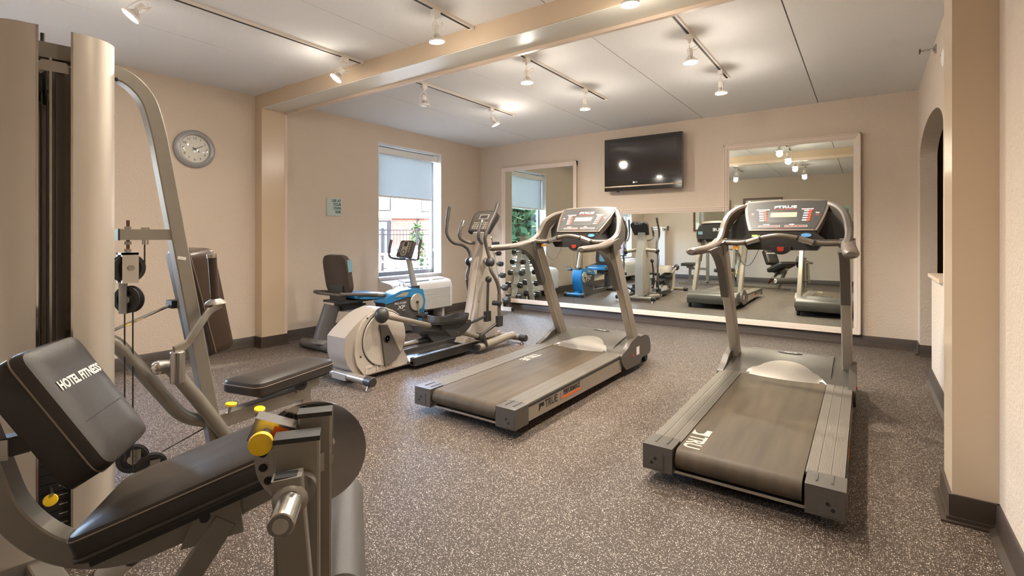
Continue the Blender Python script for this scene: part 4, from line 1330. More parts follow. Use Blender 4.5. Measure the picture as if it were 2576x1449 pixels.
# swinging handles
lev = {
    1: ([V(2.015, -2.215, 1.385), V(2.015, -2.255, 1.30), V(2.01, -2.355, 1.165), V(1.995, -2.395, 1.06), V(1.975, -2.345, 0.985), V(1.985, -2.290, 0.83)],
        [V(1.985, -2.290, 0.83), V(2.005, -2.320, 0.760), V(2.030, -2.255, 0.660), V(2.03, -2.216, 0.575), V(2.03, -2.214, 0.30)]),
    -1: ([V(1.485, -2.315, 1.365), V(1.482, -2.345, 1.21), V(1.48, -2.355, 1.09), V(1.488, -2.27, 1.003), V(1.50, -2.12, 0.985), V(1.51, -2.03, 0.92), V(1.53, -2.045, 0.812)],
         [V(1.53, -2.045, 0.812), V(1.50, -2.025, 0.750), V(1.50, -2.066, 0.670), V(1.50, -2.048, 0.56), V(1.50, -2.012, 0.455), V(1.50, -2.01, 0.30)])}
for s in (1, -1):
    upa, dna = lev[s]
    obj('swing_handle', G().tube(fillet(upa, 0.06, 5), 0.0165, 14), 'wedge_grey', el)
    grip = upa[:3] if s > 0 else upa[:3]
    obj('handle_grip', G().tube([grip[0], grip[0].lerp(grip[1], 0.5), grip[1]], 0.0185, 14), 'foam', el)
    obj('lower_lever', G().tube(fillet(dna, 0.06, 5), 0.0175, 14), 'wedge_grey', el)
    pv = upa[-1]
    obj('pivot_ball', G().ball(pv + V(0.0, -0.01, 0), 0.047), 'black_plastic', el)
    obj('pivot_axle', G().cyl((1.765 + s * 0.05, -2.16, 0.85), pv, 0.030, 0.034, seg=18), 'champagne', el)
    b = dna[-1]
    obj('lever_block', G().box(b + V(0, 0, -0.03), (0.035, 0.07, 0.10), 0.008), 'black_plastic', el)
    obj('lever_clamp', G().cyl(b + V(-0.06 * s, -0.02, 0.14), b + V(0.025 * s, -0.01, 0.14), 0.024, seg=16, bev=0.003), 'black_plastic', el)
    if s > 0:
        obj('link_rod', G().cyl(b + V(-0.01, -0.02, -0.05), (1.985, -2.43, 0.165), 0.0125, seg=12), 'black_plastic', el)
        obj('link_rod', G().cyl((1.985, -2.63, 0.292), (1.935, -2.30, 0.318), 0.0125, seg=12), 'black_plastic', el)
        obj('lever_block', G().box((1.935, -2.275, 0.315), (0.035, 0.07, 0.095), 0.008), 'black_plastic', el)
        obj('inner_lever', G().tube([(1.935, -2.275, 0.36), (1.935, -2.27, 0.52), (1.925, -2.25, 0.64)], 0.013, 12), 'black_plastic', el)
        obj('inner_ball', G().ball((1.925, -2.245, 0.66), 0.032), 'black_plastic', el)
    else:
        obj('link_rod', G().cyl(b + V(0, 0.0, -0.05), (1.56, -2.32, 0.13), 0.0125, seg=12), 'black_plastic', el)
# mast
mast = [(-2.505, 0.085), (-2.405, 0.215), (-2.345, 0.39), (-2.310, 0.55), (-2.295, 0.672), (-2.270, 0.80), (-2.238, 0.90), (-2.233, 1.00), (-2.236, 1.11), (-2.13, 1.14), (-2.10, 1.02), (-2.085, 0.93), (-2.02, 0.75), (-2.0, 0.50), (-1.995, 0.085)]
obj('mast', G().prism(mast, (1.722, 0, 0), (0, 1, 0), (0, 0, 1), (0.125, 0, 0), 0.014, 3, angle=0.7), 'shroud', el)
obj('mast_face', G().bar(fillet([V(1.785, -2.430, 0.20), V(1.785, -2.352, 0.40), V(1.785, -2.304, 0.66), V(1.785, -2.250, 0.875)], 0.1, 4), 0.055, 0.012, up=(0, 1, 0.2), bev=0.003), 'shroud_light', el)
for (yy, zz) in ((-2.19, 1.08), (-2.19, 0.94), (-2.30, 0.45), (-2.43, 0.12)):
    obj('screw', G().cyl((1.846, yy, zz), (1.849, yy, zz), 0.006, seg=10), 'slot_black', el)
for s in (1, -1):
    x = 1.785
    pts = fillet([V(x + s * 0.03, -2.20, 1.005), V(x + s * 0.085, -2.285, 1.008), V(x + s * 0.118, -2.372, 1.055), V(x + s * 0.118, -2.365, 1.13), V(x + s * 0.115, -2.31, 1.225)], 0.06, 6)
    fh = obj('fixed_handle', G().tube(pts, 0.0165, 14), 'wedge_grey', el)
    obj('pulse_sensor', G().tube([V(x + s * 0.1165, -2.340, 1.165), V(x + s * 0.115, -2.311, 1.222)], 0.0178, 14), 'steel', fh)
# console
cb = V(1.765, -2.215, 1.120)
w = V(0, 0.60, 0.80).normalized()
nr = V(1, 0, 0).cross(w).normalized()
poly = [(-0.125, 0.0), (0.125, 0.0), (0.150, 0.17), (0.145, 0.222)] + [(u * 0.135, 0.245 + 0.014 * (1 - u * u)) for u in (0.8, 0.5, 0.2, -0.2, -0.5, -0.8)] + [(-0.145, 0.222), (-0.150, 0.17)]
ec_ = obj('console', G().prism(poly, cb, (1, 0, 0), w, -nr * 0.045, 0.008), 'black_plastic', el)
obj('console_face', G().prism([(p[0] * 0.90, 0.012 + p[1] * 0.91) for p in poly], cb + nr * 0.0005, (1, 0, 0), w, nr * 0.002), 'grey_plastic', ec_)
obj('display_bezel', G().box(cb + w * 0.180 + nr * 0.003, (0.115, 0.058, 0.003), 0.001, X=(1, 0, 0), Y=w), 'bike_silver', ec_)
obj('display', G().box(cb + w * 0.180 + nr * 0.005, (0.09, 0.038, 0.002), X=(1, 0, 0), Y=w), 'face_black', ec_)
words('maker_name', 'TRUE', 0.020, 'white_print', ec_, cb + w * 0.128 + nr * 0.0035, (1, 0, 0), w)
for i in range(4):
    for j in (-3, -2, -1, 1, 2, 3):
        obj('key', G().box(cb + w * (0.038 + 0.022 * i) + V(j * 0.028, 0, 0) + nr * 0.003, (0.018, 0.010, 0.002), X=(1, 0, 0), Y=w), 'faded_print', ec_)
words('back_name', 'TRUE', 0.05, 'white_print', ec_, cb + w * 0.235 - nr * 0.046, (-1, 0, 0), w, sx=1.2)
# base
for x in (1.625, 1.905):
    obj('floor_rail', G().bb(x - 0.028, x + 0.028, -3.20, -2.30, 0.036, 0.098, 0.008), 'black_plastic', el)
    obj('rail_top', G().bb(x - 0.020, x + 0.020, -3.19, -2.36, 0.097, 0.103, 0.002), 'steel', el)
obj('base_plate', G().bb(1.62, 1.91, -3.20, -2.36, 0.050, 0.066), 'steel', el)
obj('base_tube', G().tube([(1.985, -2.47, 0.060), (1.985, -2.02, 0.088), (1.985, -1.92, 0.086)], 0.036, 18), 'champagne', el)
obj('base_tube', G().tube([(1.545, -2.47, 0.060), (1.545, -2.02, 0.088), (1.545, -1.92, 0.086)], 0.036, 18), 'champagne', el)
obj('cross_member', G().bb(1.53, 2.0, -2.49, -2.43, 0.035, 0.085, 0.008), 'black_plastic', el)
obj('front_beam', G().bb(1.72, 1.81, -2.10, -1.88, 0.05, 0.10, 0.008), 'champagne', el)
for (yy, xa, xb) in ((-1.885, 1.435, 2.115), (-3.735, 1.415, 2.085)):
    ft = obj('foot_tube', G().cyl((xa + 0.05, yy, 0.062), (xb - 0.05, yy, 0.062), 0.030, seg=18), 'champagne_dark', el)
    obj('foot_cap', G().cyl((xb - 0.075, yy, 0.062), (xb, yy, 0.062), 0.0345, seg=18, bev=0.004), 'black_plastic', ft)
    obj('foot_cap', G().cyl((xa + 0.075, yy, 0.062), (xa, yy, 0.062), 0.0345, seg=18, bev=0.004), 'black_plastic', ft)
    for x in (xa + 0.05, xb - 0.05):
        obj('leveller', G().cyl((x, yy, 0.0), (x, yy, 0.036), 0.022, 0.008, seg=14), 'steel', ft)
obj('rear_bracket', G().bb(1.66, 1.82, -3.77, -3.66, 0.035, 0.075, 0.006), 'champagne', el)

# ================================================================ recumbent bike
bk = thing('recumbent_bike', 'blue and grey recumbent exercise bike under the window', 'exercise bike', (0.66, -2.5, 0))
body = [(-2.50, 0.37), (-2.45, 0.42), (-2.295, 0.468), (-2.07, 0.480), (-1.97, 0.455), (-1.935, 0.345), (-1.955, 0.22), (-2.03, 0.04), (-2.40, 0.03), (-2.47, 0.20)]
obj('housing', G().prism(body, (0.585, 0, 0), (0, 1, 0), (0, 0, 1), (0.155, 0, 0), 0.010, 2, angle=0.4), 'bike_grey', bk)
cov = [(-2.515, 0.372), (-2.455, 0.432), (-2.295, 0.480), (-2.07, 0.495), (-1.955, 0.470), (-1.918, 0.345), (-1.94, 0.205), (-2.01, 0.03), (-2.07, 0.03), (-2.0, 0.21), (-1.985, 0.30), (-2.02, 0.395), (-2.20, 0.405), (-2.49, 0.355)]
obj('cover', G().prism(cov, (0.575, 0, 0), (0, 1, 0), (0, 0, 1), (0.175, 0, 0), 0.010, 2, angle=0.4), 'bike_blue', bk)
for s in (1, -1):
    xs = 0.66 + s * 0.0905
    obj('cover_window', G().prism([(-2.37, 0.422), (-2.21, 0.415), (-2.17, 0.455), (-2.25, 0.462)], (xs, 0, 0), (0, 1, 0), (0, 0, 1), (s * 0.002, 0, 0)), 'bike_silver', bk)
    c0 = V(0.66 + s * 0.088, -2.057, 0.335)
    dk = obj('crank_disc', G().lathe([(0.098, 0), (0.098, 0.010), (0.092, 0.016), (0.02, 0.016), (0.018, 0.010), (0, 0.010)], c0, (s, 0, 0), 40), 'bike_silver', bk)
    obj('crank_pin', G().cyl(c0, c0 + V(s * 0.035, 0, 0), 0.013, seg=12), 'black_plastic', bk)
    e = c0 + V(s * 0.05, -0.01 * s, -0.135 * s)
    obj('crank', G().bar(fillet([c0 + V(s * 0.028, 0, 0), c0 + V(s * 0.032, 0.005, -0.03 * s), e], 0.02, 3), 0.018, 0.014, up=(1, 0, 0), bev=0.003), 'steel', bk)
    pd = obj('pedal', G().box(e + V(s * 0.055, 0, 0), (0.085, 0.10, 0.026), 0.006, X=(1, 0, 0), Y=(0, 0.95, 0.25)), 'black_plastic', bk)
    obj('pedal_strap', G().tube(fillet([e + V(s * 0.02, 0.03, 0.01), e + V(s * 0.025, 0.03, 0.06), e + V(s * 0.09, 0.03, 0.06), e + V(s * 0.095, 0.03, 0.01)], 0.02, 4), 0.004, 6), 'black_plastic', pd)
words('maker_name', 'PRO-FORM', 0.034, 'white_print', bk, (0.7412, -2.285, 0.345), (0, 1, 0), (0, 0, 1), shear=0.2, ext=0.0005)
words('model_name', 'XP', 0.055, 'white_print', bk, (0.7412, -2.275, 0.300), (0, 1, 0), (0, 0, 1), sx=1.5, shear=0.2, bold=0.001, ext=0.0005)
words('model_number', '400 R', 0.018, 'white_print', bk, (0.7412, -2.235, 0.265), (0, 1, 0), (0, 0, 1), shear=0.2, ext=0.0005)
obj('collar', G().box((0.66, -2.01, 0.49), (0.075, 0.105, 0.04), 0.010, X=(1, 0, 0), Y=(0, 1, 0.1)), 'black_plastic', bk)
obj('mast', G().tube([(0.66, -2.0, 0.485), (0.66, -2.045, 0.65), (0.66, -2.095, 0.83)], [0.042, 0.036, 0.034], 18, sx=0.75), 'bike_silver', bk)
cb = V(0.66, -2.185, 0.845)
w = V(0, 0.38, 0.92).normalized()
nr = V(1, 0, 0).cross(w).normalized()
cs = obj('console', G().prism(fillet([(-0.105, 0), (0.105, 0), (0.10, 0.195), (-0.10, 0.195)], 0.02, 4, closed=True), cb, (1, 0, 0), w, -nr * 0.05, 0.008), 'bike_grey', bk)
obj('console_panel', G().prism(fillet([(-0.045, 0.012), (0.045, 0.012), (0.048, 0.185), (-0.048, 0.185)], 0.035, 5, closed=True), cb + nr * 0.0005, (1, 0, 0), w, nr * 0.003), 'bike_silver', cs)
obj('display', G().box(cb + w * 0.150 + nr * 0.004, (0.050, 0.055, 0.002), X=(1, 0, 0), Y=w), 'face_black', cs)
obj('dial', G().lathe([(0.028, 0.003), (0.028, 0.006), (0.02, 0.006), (0.02, 0.003)], cb + w * 0.055, nr, 24), 'bike_grey', cs)
for s in (1, -1):
    for i in range(6):
        obj('key', G().box(cb + w * (0.06 + 0.021 * i) + V(s * 0.073, 0, 0) + nr * 0.001, (0.026, 0.010, 0.003), X=(1, 0, 0), Y=w), 'faded_print', cs)
    pts = fillet([V(0.66, -2.085, 0.815), V(0.66 + s * 0.15, -2.105, 0.812), V(0.66 + s * 0.24, -2.17, 0.83), V(0.66 + s * 0.24, -2.165, 0.92), V(0.66 + s * 0.24, -2.13, 1.03)], 0.07, 6)
    obj('handlebar', G().tube(pts, 0.012, 12), 'wedge_grey', bk)
    obj('handlebar_grip', G().tube([V(0.66 + s * 0.24, -2.160, 0.935), V(0.66 + s * 0.24, -2.13, 1.032)], 0.0155, 12), 'foam', bk)
# seat
yb_ = V(0, 0.22, -0.97)
bp = G().pad((0.70, -3.035, 0.705), (0.375, 0.385, 0.060), (-1, 0, 0), V(0, -0.16, 0.98), 0.02, 0.008, corner=0.10)
bq = obj('backrest', bp, 'seat_fabric', bk)
bl_ = fillet([(-0.10, -0.135), (0.10, -0.135), (0.10, 0.135), (-0.10, 0.135)], 0.05, 4, closed=True)
obj('backrest_cover', G().prism([(p[0], p[1]) for p in bl_], V(0.70, -3.008, 0.715), (1, 0, 0), (0, -0.16, 0.98), (0, 0.010, 0.002), 0.003), 'seat_blue', bq)
obj('backrest_edge', G().bar([V(0.887, -3.052, 0.850), V(0.887, -3.034, 0.735)], 0.046, 0.006, up=(1, 0, 0), bev=0.001), 'seat_blue', bq)
obj('seat_pad', G().pad((0.70, -2.77, 0.482), (0.40, 0.36, 0.06), (1, 0, 0), (0, 1, -0.08), 0.02, 0.006, corner=0.08), 'bike_blue', bk)
for s in (1, -1):
    x = 0.70 + s * 0.205
    obj('seat_handle', G().tube([(x, -3.16, 0.535), (x, -2.90, 0.512), (x, -2.63, 0.478)], 0.017, 14), 'wedge_grey', bk)
    obj('hand_sensor', G().tube([(x, -2.74, 0.4915), (x, -2.67, 0.4835)], 0.0185, 14), 'steel', bk)
obj('handle_bridge', G().cyl((0.50, -3.13, 0.520), (0.90, -3.13, 0.520), 0.014, seg=14), 'wedge_grey', bk)
obj('seat_frame', G().bb(0.55, 0.85, -3.10, -2.66, 0.435, 0.455, 0.006).bb(0.60, 0.80, -3.06, -3.02, 0.45, 0.60, 0.006), 'black_plastic', bk)
obj('seat_carriage', G().bb(0.64, 0.77, -3.04, -2.80, 0.355, 0.44, 0.008), 'black_plastic', bk)
obj('seat_rail', G().bar([(0.70, -3.12, 0.385), (0.69, -2.75, 0.335), (0.67, -2.40, 0.24)], 0.06, 0.055, bev=0.006), 'bike_silver', bk)
obj('seat_lever', G().cyl((0.80, -2.86, 0.40), (0.86, -2.84, 0.41), 0.012, seg=12), 'black_plastic', bk)
obj('seat_post', G().tube([(0.69, -3.215, 0.05), (0.70, -3.175, 0.22), (0.715, -3.115, 0.415)], [0.088, 0.078, 0.074], 22, sx=0.9), 'bike_grey', bk)
obj('rear_foot', G().cyl((0.40, -3.225, 0.045), (1.0, -3.225, 0.045), 0.043, seg=20, bev=0.006), 'bike_grey', bk)
obj('post_flange', G().lathe([(0.11, 0), (0.105, 0.02), (0.085, 0.04)], (0.69, -3.215, 0.065), (0, 0.2, 0.98), 24), 'bike_grey', bk)
obj('base_beam', G().bb(0.63, 0.70, -3.20, -2.35, 0.03, 0.075, 0.006), 'bike_grey', bk)
ff = obj('front_foot', G().cyl((0.50, -1.86, 0.042), (0.84, -1.86, 0.042), 0.032, seg=18), 'bike_blue', bk)
for (xa, xb) in ((0.46, 0.52), (0.80, 0.86)):
    obj('foot_cap', G().cyl((xa, -1.86, 0.042), (xb, -1.86, 0.042), 0.040, seg=18, bev=0.005), 'wedge_grey', ff)
obj('front_arm', G().bar([(0.66, -2.02, 0.07), (0.66, -1.86, 0.05)], 0.09, 0.05, bev=0.006), 'bike_blue', bk)

# ================================================================ dumbbell rack and its dumbbells
RX = 0.520
rk = thing('dumbbell_rack', 'white upright dumbbell rack in the corner behind the elliptical', 'rack', (RX, -0.44, 0))
ridge = V(RX, -0.44, 1.06)
feet = {1: V(RX, -0.17, 0.05), -1: V(RX, -0.71, 0.05)}
for s in (1, -1):
    d = (ridge - feet[s]).normalized()
    obj('rack_leg', G().bar([feet[s], ridge], 0.085, 0.03, up=(0, s, 0.3), bev=0.004), 'rack_white', rk)
    fb = obj('foot_bar', G().bb(RX - 0.20, RX + 0.21, feet[s].y - 0.025, feet[s].y + 0.025, 0.0, 0.05, 0.004), 'rack_white', rk)
    obj('foot_cap', G().bb(RX + 0.205, RX + 0.22, feet[s].y - 0.027, feet[s].y + 0.027, 0.0, 0.052, 0.003), 'black_plastic', fb)
    obj('foot_cap', G().bb(RX - 0.215, RX - 0.195, feet[s].y - 0.027, feet[s].y + 0.027, 0.0, 0.052, 0.003), 'black_plastic', fb)
obj('top_plate', G().bb(RX - 0.09, RX + 0.09, -0.50, -0.38, 1.055, 1.07, 0.003), 'rack_white', rk)
zs = [0.155, 0.335, 0.515, 0.68, 0.83, 0.97]
ordn = ['lowest', 'second', 'third', 'fourth', 'fifth', 'topmost']
protos = []
for s in (1, -1):
    for i, z in enumerate(zs):
        u = (z - 0.05) / 1.01
        p = feet[s].lerp(ridge, u) + V(0, s * 0.034, 0)
        r = 0.052 - 0.0042 * i
        hl = 0.150 - 0.006 * i
        out = V(0, s, 0.25).normalized()
        obj('saddle', G().bb(RX - 0.045, RX + 0.045, min(p.y - s * 0.03, p.y + s * 0.02), max(p.y - s * 0.03, p.y + s * 0.02), z - 0.026, z - 0.016, 0.002), 'rack_white', rk)
        if s > 0:
            t = thing('dumbbell', '', 'dumbbell', (RX, p.y, z), 'black hexagonal dumbbells on the rack')
            obj('handle', G().cyl((RX - hl * 0.6, p.y, z), (RX + hl * 0.6, p.y, z), 0.0145, seg=14), 'steel', t)
            for q in (-1, 1):
                xa, xb = RX + q * hl * 0.50, RX + q * hl
                obj('hex_head', G().tube([(xa, p.y, z), (xa + q * 0.012, p.y, z), (xb - q * 0.012, p.y, z), (xb, p.y, z)], [r * 0.8, r, r, r * 0.8], 6), 'hex_black', t)
            protos.append(t)
        else:
            t = copy_tree(protos[i])
            t.location = (RX, p.y, z)
        t['label'] = 'black hex dumbbell on the rack, %s from the floor on its %s side' % (ordn[i] if i not in (0, 5) else ('lowest row' if i == 0 else 'top row'), 'mirror' if s > 0 else 'bike')

# ================================================================ multi-station weight machine
mg = thing('multi_gym', 'large weight machine with silver tower, black padded seats and HOTEL FITNESS backrest', 'weight machine', (2.70, -5.45, 0))
T = V(0.15, 0.989, 0)
N = V(0.989, -0.15, 0)
C0 = V(2.655, -5.513, 0)


def TW(t, n, z):
    return C0 + T * t + N * n + V(0, 0, z)


for s in (1, -1):
    outer, inner = [], []
    for i in range(17):
        th = -PI / 2 + PI * i / 16
        c_, s_ = max(0.0, math.cos(th)), math.sin(th)
        outer.append((s * (0.043 + 0.118 * c_ ** 0.75), 0.092 * s_))
        inner.append((s * (0.043 + 0.112 * c_ ** 0.75), 0.086 * s_))
    g = G()
    for z0, z1 in ((0.03, 1.735),):
        A = [[g.bm.verts.new(TW(p[0], p[1], z)) for p in ring] for ring in (outer, inner) for z in (z0, z1)]
        o0, o1, i0, i1 = A
        n = len(outer)
        for k in range(n - 1):
            g.bm.faces.new((o0[k], o0[k + 1], o1[k + 1], o1[k]))
            g.bm.faces.new((i0[k], i1[k], i1[k + 1], i0[k + 1]))
            g.bm.faces.new((o1[k], o1[k + 1], i1[k + 1], i1[k]))
            g.bm.faces.new((o0[k], i0[k], i0[k + 1], o0[k + 1]))
        for k in (0, n - 1):
            g.bm.faces.new((o0[k], o1[k], i1[k], i0[k]))
    sh = obj('tower_shroud', g, 'tower_silver', mg)
    obj('shroud_lip', G().bar([TW(s * 0.041, 0.090, 0.03), TW(s * 0.041, 0.090, 1.735)], 0.006, 0.006, up=N), 'chrome', sh)
    obj('shroud_screw', G().cyl(TW(s * 0.161, 0.0, 1.63), TW(s * 0.170, 0.0, 1.63), 0.007, seg=10), 'black_plastic', sh)
obj('top_crossbar', G().box(TW(0, 0.015, 1.675), (0.055, 0.24, 0.05), 0.005, X=N, Y=T), 'gunmetal', mg)
obj('top_bolt', G().cyl(TW(-0.025, 0.01, 1.70), TW(-0.025, 0.01, 1.735), 0.006, seg=10), 'black_plastic', mg)
obj('tower_base', G().box(TW(0, 0, 0.03), (0.19, 0.34, 0.06), 0.006, X=N, Y=T), 'gunmetal', mg)
for t_ in (-0.05, 0.02):
    obj('guide_rod', G().cyl(TW(t_, -0.02, 0.06), TW(t_, -0.02, 1.65), 0.009, seg=12), 'chrome', mg)
obj('stack_channel', G().box(TW(0.016, 0.03, 0.85), (0.03, 0.022, 1.58), 0.003, X=N, Y=T), 'wedge_grey', mg)
obj('inner_frame', G().box(TW(-0.008, 0.035, 0.85), (0.04, 0.006, 1.60), 0.002, X=N, Y=T), 'steel', mg)
obj('back_panel', G().box(TW(0, -0.07, 0.85), (0.006, 0.20, 1.62), 0.0, X=N, Y=T), 'tower_silver', mg)
for i in range(15):
    obj('weight_plate', G().box(TW(0, 0.0, 0.075 + i * 0.0305), (0.13, 0.19, 0.0285), 0.002, X=N, Y=T), 'rubber', mg)
    obj('plate_mark', G().box(TW(0.022, 0.0665, 0.078 + i * 0.0305), (0.001, 0.022, 0.003), X=N, Y=T), 'faded_print', mg)
pin = obj('selector_pin', G().cyl(TW(-0.008, 0.06, 0.262), TW(-0.008, 0.11, 0.255), 0.005, seg=10), 'steel', mg)
obj('pin_handle', G().lathe([(0, 0), (0.017, 0.002), (0.019, 0.006), (0.017, 0.010), (0, 0.012)], TW(-0.010, 0.098, 0.235), (0.9, -0.3, 0.25), 22), 'yellow', pin)


def pulley(name, c, axis, r, par=mg, w=0.013):
    p = obj(name, G().lathe([(0.010, -w), (r, -w), (r, -w * 0.7), (r * 0.82, -w * 0.15), (r * 0.82, w * 0.15), (r, w * 0.7), (r, w), (r * 0.72, w), (r * 0.68, w * 0.6), (0.010, w * 0.6), (0.0, w * 0.6)], c, axis, 30), 'rubber', par)
    obj('pulley_hub', G().cyl(Vector(c) + Vector(axis).normalized() * w * 0.5, Vector(c) + Vector(axis).normalized() * w * 1.25, r * 0.30, seg=16), 'steel', p)
    return p


pulley('pulley', TW(-0.030, 0.02, 1.555), T, 0.055)
pulley('pulley', TW(0.115, -0.035, 1.50), N, 0.05)
obj('pulley_plate', G().box(TW(-0.010, 0.0, 1.59), (0.08, 0.004, 0.16), X=N, Y=T).box(TW(-0.050, 0.0, 1.59), (0.08, 0.004, 0.16), X=N, Y=T), 'steel', mg)
obj('top_bracket', G().prism([(-0.05, 0), (0.05, 0), (0.03, 0.035), (-0.03, 0.035)], TW(0.0, 0.05, 1.605), T, (0, 0, 1), N * 0.004), 'steel', mg)
for (tt, nn) in ((-0.030, 0.072), (-0.016, 0.072)):
    obj('cable', G().cyl(TW(tt, nn - 0.01, 0.50), TW(tt, nn - 0.01, 1.53), 0.0028, seg=8), 'black_plastic', mg)

# curved boom and leaning post
PX = 2.640
boom = fillet([V(PX, -5.45, 1.660), V(PX, -5.315, 1.660), V(PX, -5.245, 1.595), V(PX, -5.212, 1.474), V(PX, -4.965, 0.0)], [0, 0.09, 0.05, 0.08, 0], 7)
obj('leaning_post', G().bar(boom, 0.052, 0.052, up=(1, 0, 0), bev=0.004), 'gunmetal', mg)
obj('post_label', G().box((PX + 0.0265, -5.135, 0.985), (0.001, 0.030, 0.012), X=(1, 0, 0), Y=(0, 0.97, -0.2)), 'white_print', mg)
obj('pulley_bracket', G().bb(PX - 0.020, PX + 0.020, -5.334, -5.165, 1.057, 1.097, 0.004), 'gunmetal', mg)
obj('bracket_end', G().bb(PX - 0.0205, PX + 0.0205, -5.338, -5.332, 1.056, 1.098, 0.002), 'black_plastic', mg)
obj('hanger_rod', G().cyl((PX, -5.302, 0.995), (PX, -5.302, 1.130), 0.0055, seg=10), 'wood_frame', mg)
for z in (1.101, 1.046, 1.018):
    obj('hanger_nut', G().cyl((PX, -5.302, z - 0.006), (PX, -5.302, z + 0.006), 0.011, seg=6), 'gunmetal', mg)
obj('cable_stop', G().cyl((PX, -5.249, 1.040), (PX, -5.249, 1.058), 0.012, seg=12).cyl((PX, -5.249, 1.097), (PX, -5.249, 1.104), 0.014, seg=12), 'steel', mg)
pulley('pulley', (PX, -5.302, 0.953), (1, 0.1, 0), 0.053)
obj('pulley_block', G().bb(PX + 0.018, PX + 0.030, -5.328, -5.278, 0.900, 1.011, 0.003).bb(PX - 0.03, PX - 0.018, -5.328, -5.278, 0.900, 1.011, 0.003).bb(PX - 0.03, PX + 0.03, -5.328, -5.278, 1.003, 1.011, 0.002), 'steel', mg)
obj('block_bolt', G().cyl((PX + 0.030, -5.302, 0.955), (PX + 0.036, -5.302, 0.955), 0.010, seg=12), 'gunmetal', mg)
pulley('pulley', (PX, -5.299, 0.838), (0.55, -0.83, 0), 0.050)
obj('pulley_block', G().box((PX + 0.004, -5.318, 0.845), (0.005, 0.03, 0.115), 0.001, X=(0.55, -0.83, 0), Y=(0.83, 0.55, 0)), 'steel', mg)
for (ya, za, yb, zb) in ((-5.353, 1.50, -5.353, 0.955), (-5.250, 1.045, -5.250, 0.955), (-5.312, 0.83, -5.312, 0.245), (-5.287, 0.83, -5.287, 0.20)):
    obj('cable', G().cyl((PX, ya, za), (PX, yb, zb), 0.0026, seg=8), 'black_plastic', mg)
pulley('pulley', (2.600, -5.275, 0.232), (0.9, -0.45, 0), 0.050)
pulley('pulley', (2.640, -5.228, 0.192), (0.95, -0.3, 0), 0.052)
obj('pulley_block', G().box((2.655, -5.221, 0.195), (0.004, 0.032, 0.055), 0.001, X=(0.95, -0.3, 0), Y=(0.3, 0.95, 0)), 'steel', mg)
obj('pulley_block', G().box((2.615, -5.270, 0.240), (0.004, 0.032, 0.055), 0.001, X=(0.9, -0.45, 0), Y=(0.45, 0.9, 0)), 'steel', mg)
obj('pulley_stand', G().bb(2.58, 2.66, -5.30, -5.21, 0.05, 0.15, 0.004), 'gunmetal', mg)
obj('cable', G().cyl((2.63, -5.190, 0.235), (2.62, -5.00, 0.285), 0.0026, seg=8), 'black_plastic', mg)

# press arms: bent tubes, sleeve, flat link, upright grip
obj('bent_tube', G().tube(fillet([V(2.60, -5.47, 0.72), V(2.62, -5.345, 0.702), V(2.62, -5.235, 0.53), V(2.62, -5.115, 0.345), V(2.625, -5.02, 0.30)], 0.07, 6), 0.0255, 18), 'gunmetal', mg)
obj('bent_tube', G().tube(fillet([V(2.690, -5.225, 0.578), V(2.695, -5.185, 0.575), V(2.70, -5.088, 0.418), V(2.685, -4.975, 0.235)], 0.05, 6), 0.0255, 18), 'gunmetal', mg)
obj('tube_cap', G().ball((2.690, -5.222, 0.577), 0.0258), 'chrome', mg)
obj('arm_sleeve', G().cyl((2.755, -5.183, 0.522), (2.755, -5.183, 0.640), 0.0245, seg=22, bev=0.003), 'steel', mg)
obj('arm_link', G().bar(fillet([V(2.755, -5.195, 0.646), V(2.745, -5.150, 0.655), V(2.715, -5.055, 0.775), V(2.700, -5.005, 0.795)], 0.02, 4), 0.030, 0.013, up=(1, 0.3, 0), bev=0.003), 'chrome', mg)
obj('grip_flange', G().lathe([(0.040, 0), (0.036, 0.008), (0.014, 0.022)], (2.698, -5.025, 0.797), (0, -0.06, 1), 24), 'gunmetal', mg)
obj('arm_grip', G().cyl((2.698, -5.026, 0.812), (2.694, -5.036, 0.985), 0.0165, seg=18), 'vinyl_brown', mg)
obj('grip_cap', G().cyl((2.694, -5.036, 0.984), (2.694, -5.037, 0.999), 0.019, seg=18), 'steel', mg)
obj('stay_bar', G().cyl((2.32, -5.30, 0.665), (2.32, -5.03, 0.770), 0.007, seg=10), 'chrome', mg)
obj('stay_end', G().bb(2.29, 2.35, -5.055, -5.02, 0.75, 0.785, 0.006), 'black_plastic', mg)
# press backrest behind the post
lo = V(0, -0.19, 0.98).normalized()
bp_ = obj('backrest', G().pad((2.405, -4.958, 0.782), (0.25, 0.475, 0.115), (-1, 0, 0), lo, 0.03, 0.006, corner=0.045), 'vinyl_brown', mg)
obj('backrest_seam', G().tube(fillet([V(2.5315, -5.055, 1.0), V(2.5315, -5.03, 0.90), V(2.5315, -4.95, 0.56)], 0.02, 3), 0.0025, 6), 'stitch', bp_)
obj('backrest_mount', G().bar([(2.60, -5.10, 0.80), (2.45, -5.02, 0.80)], 0.05, 0.04, bev=0.003), 'gunmetal', mg)
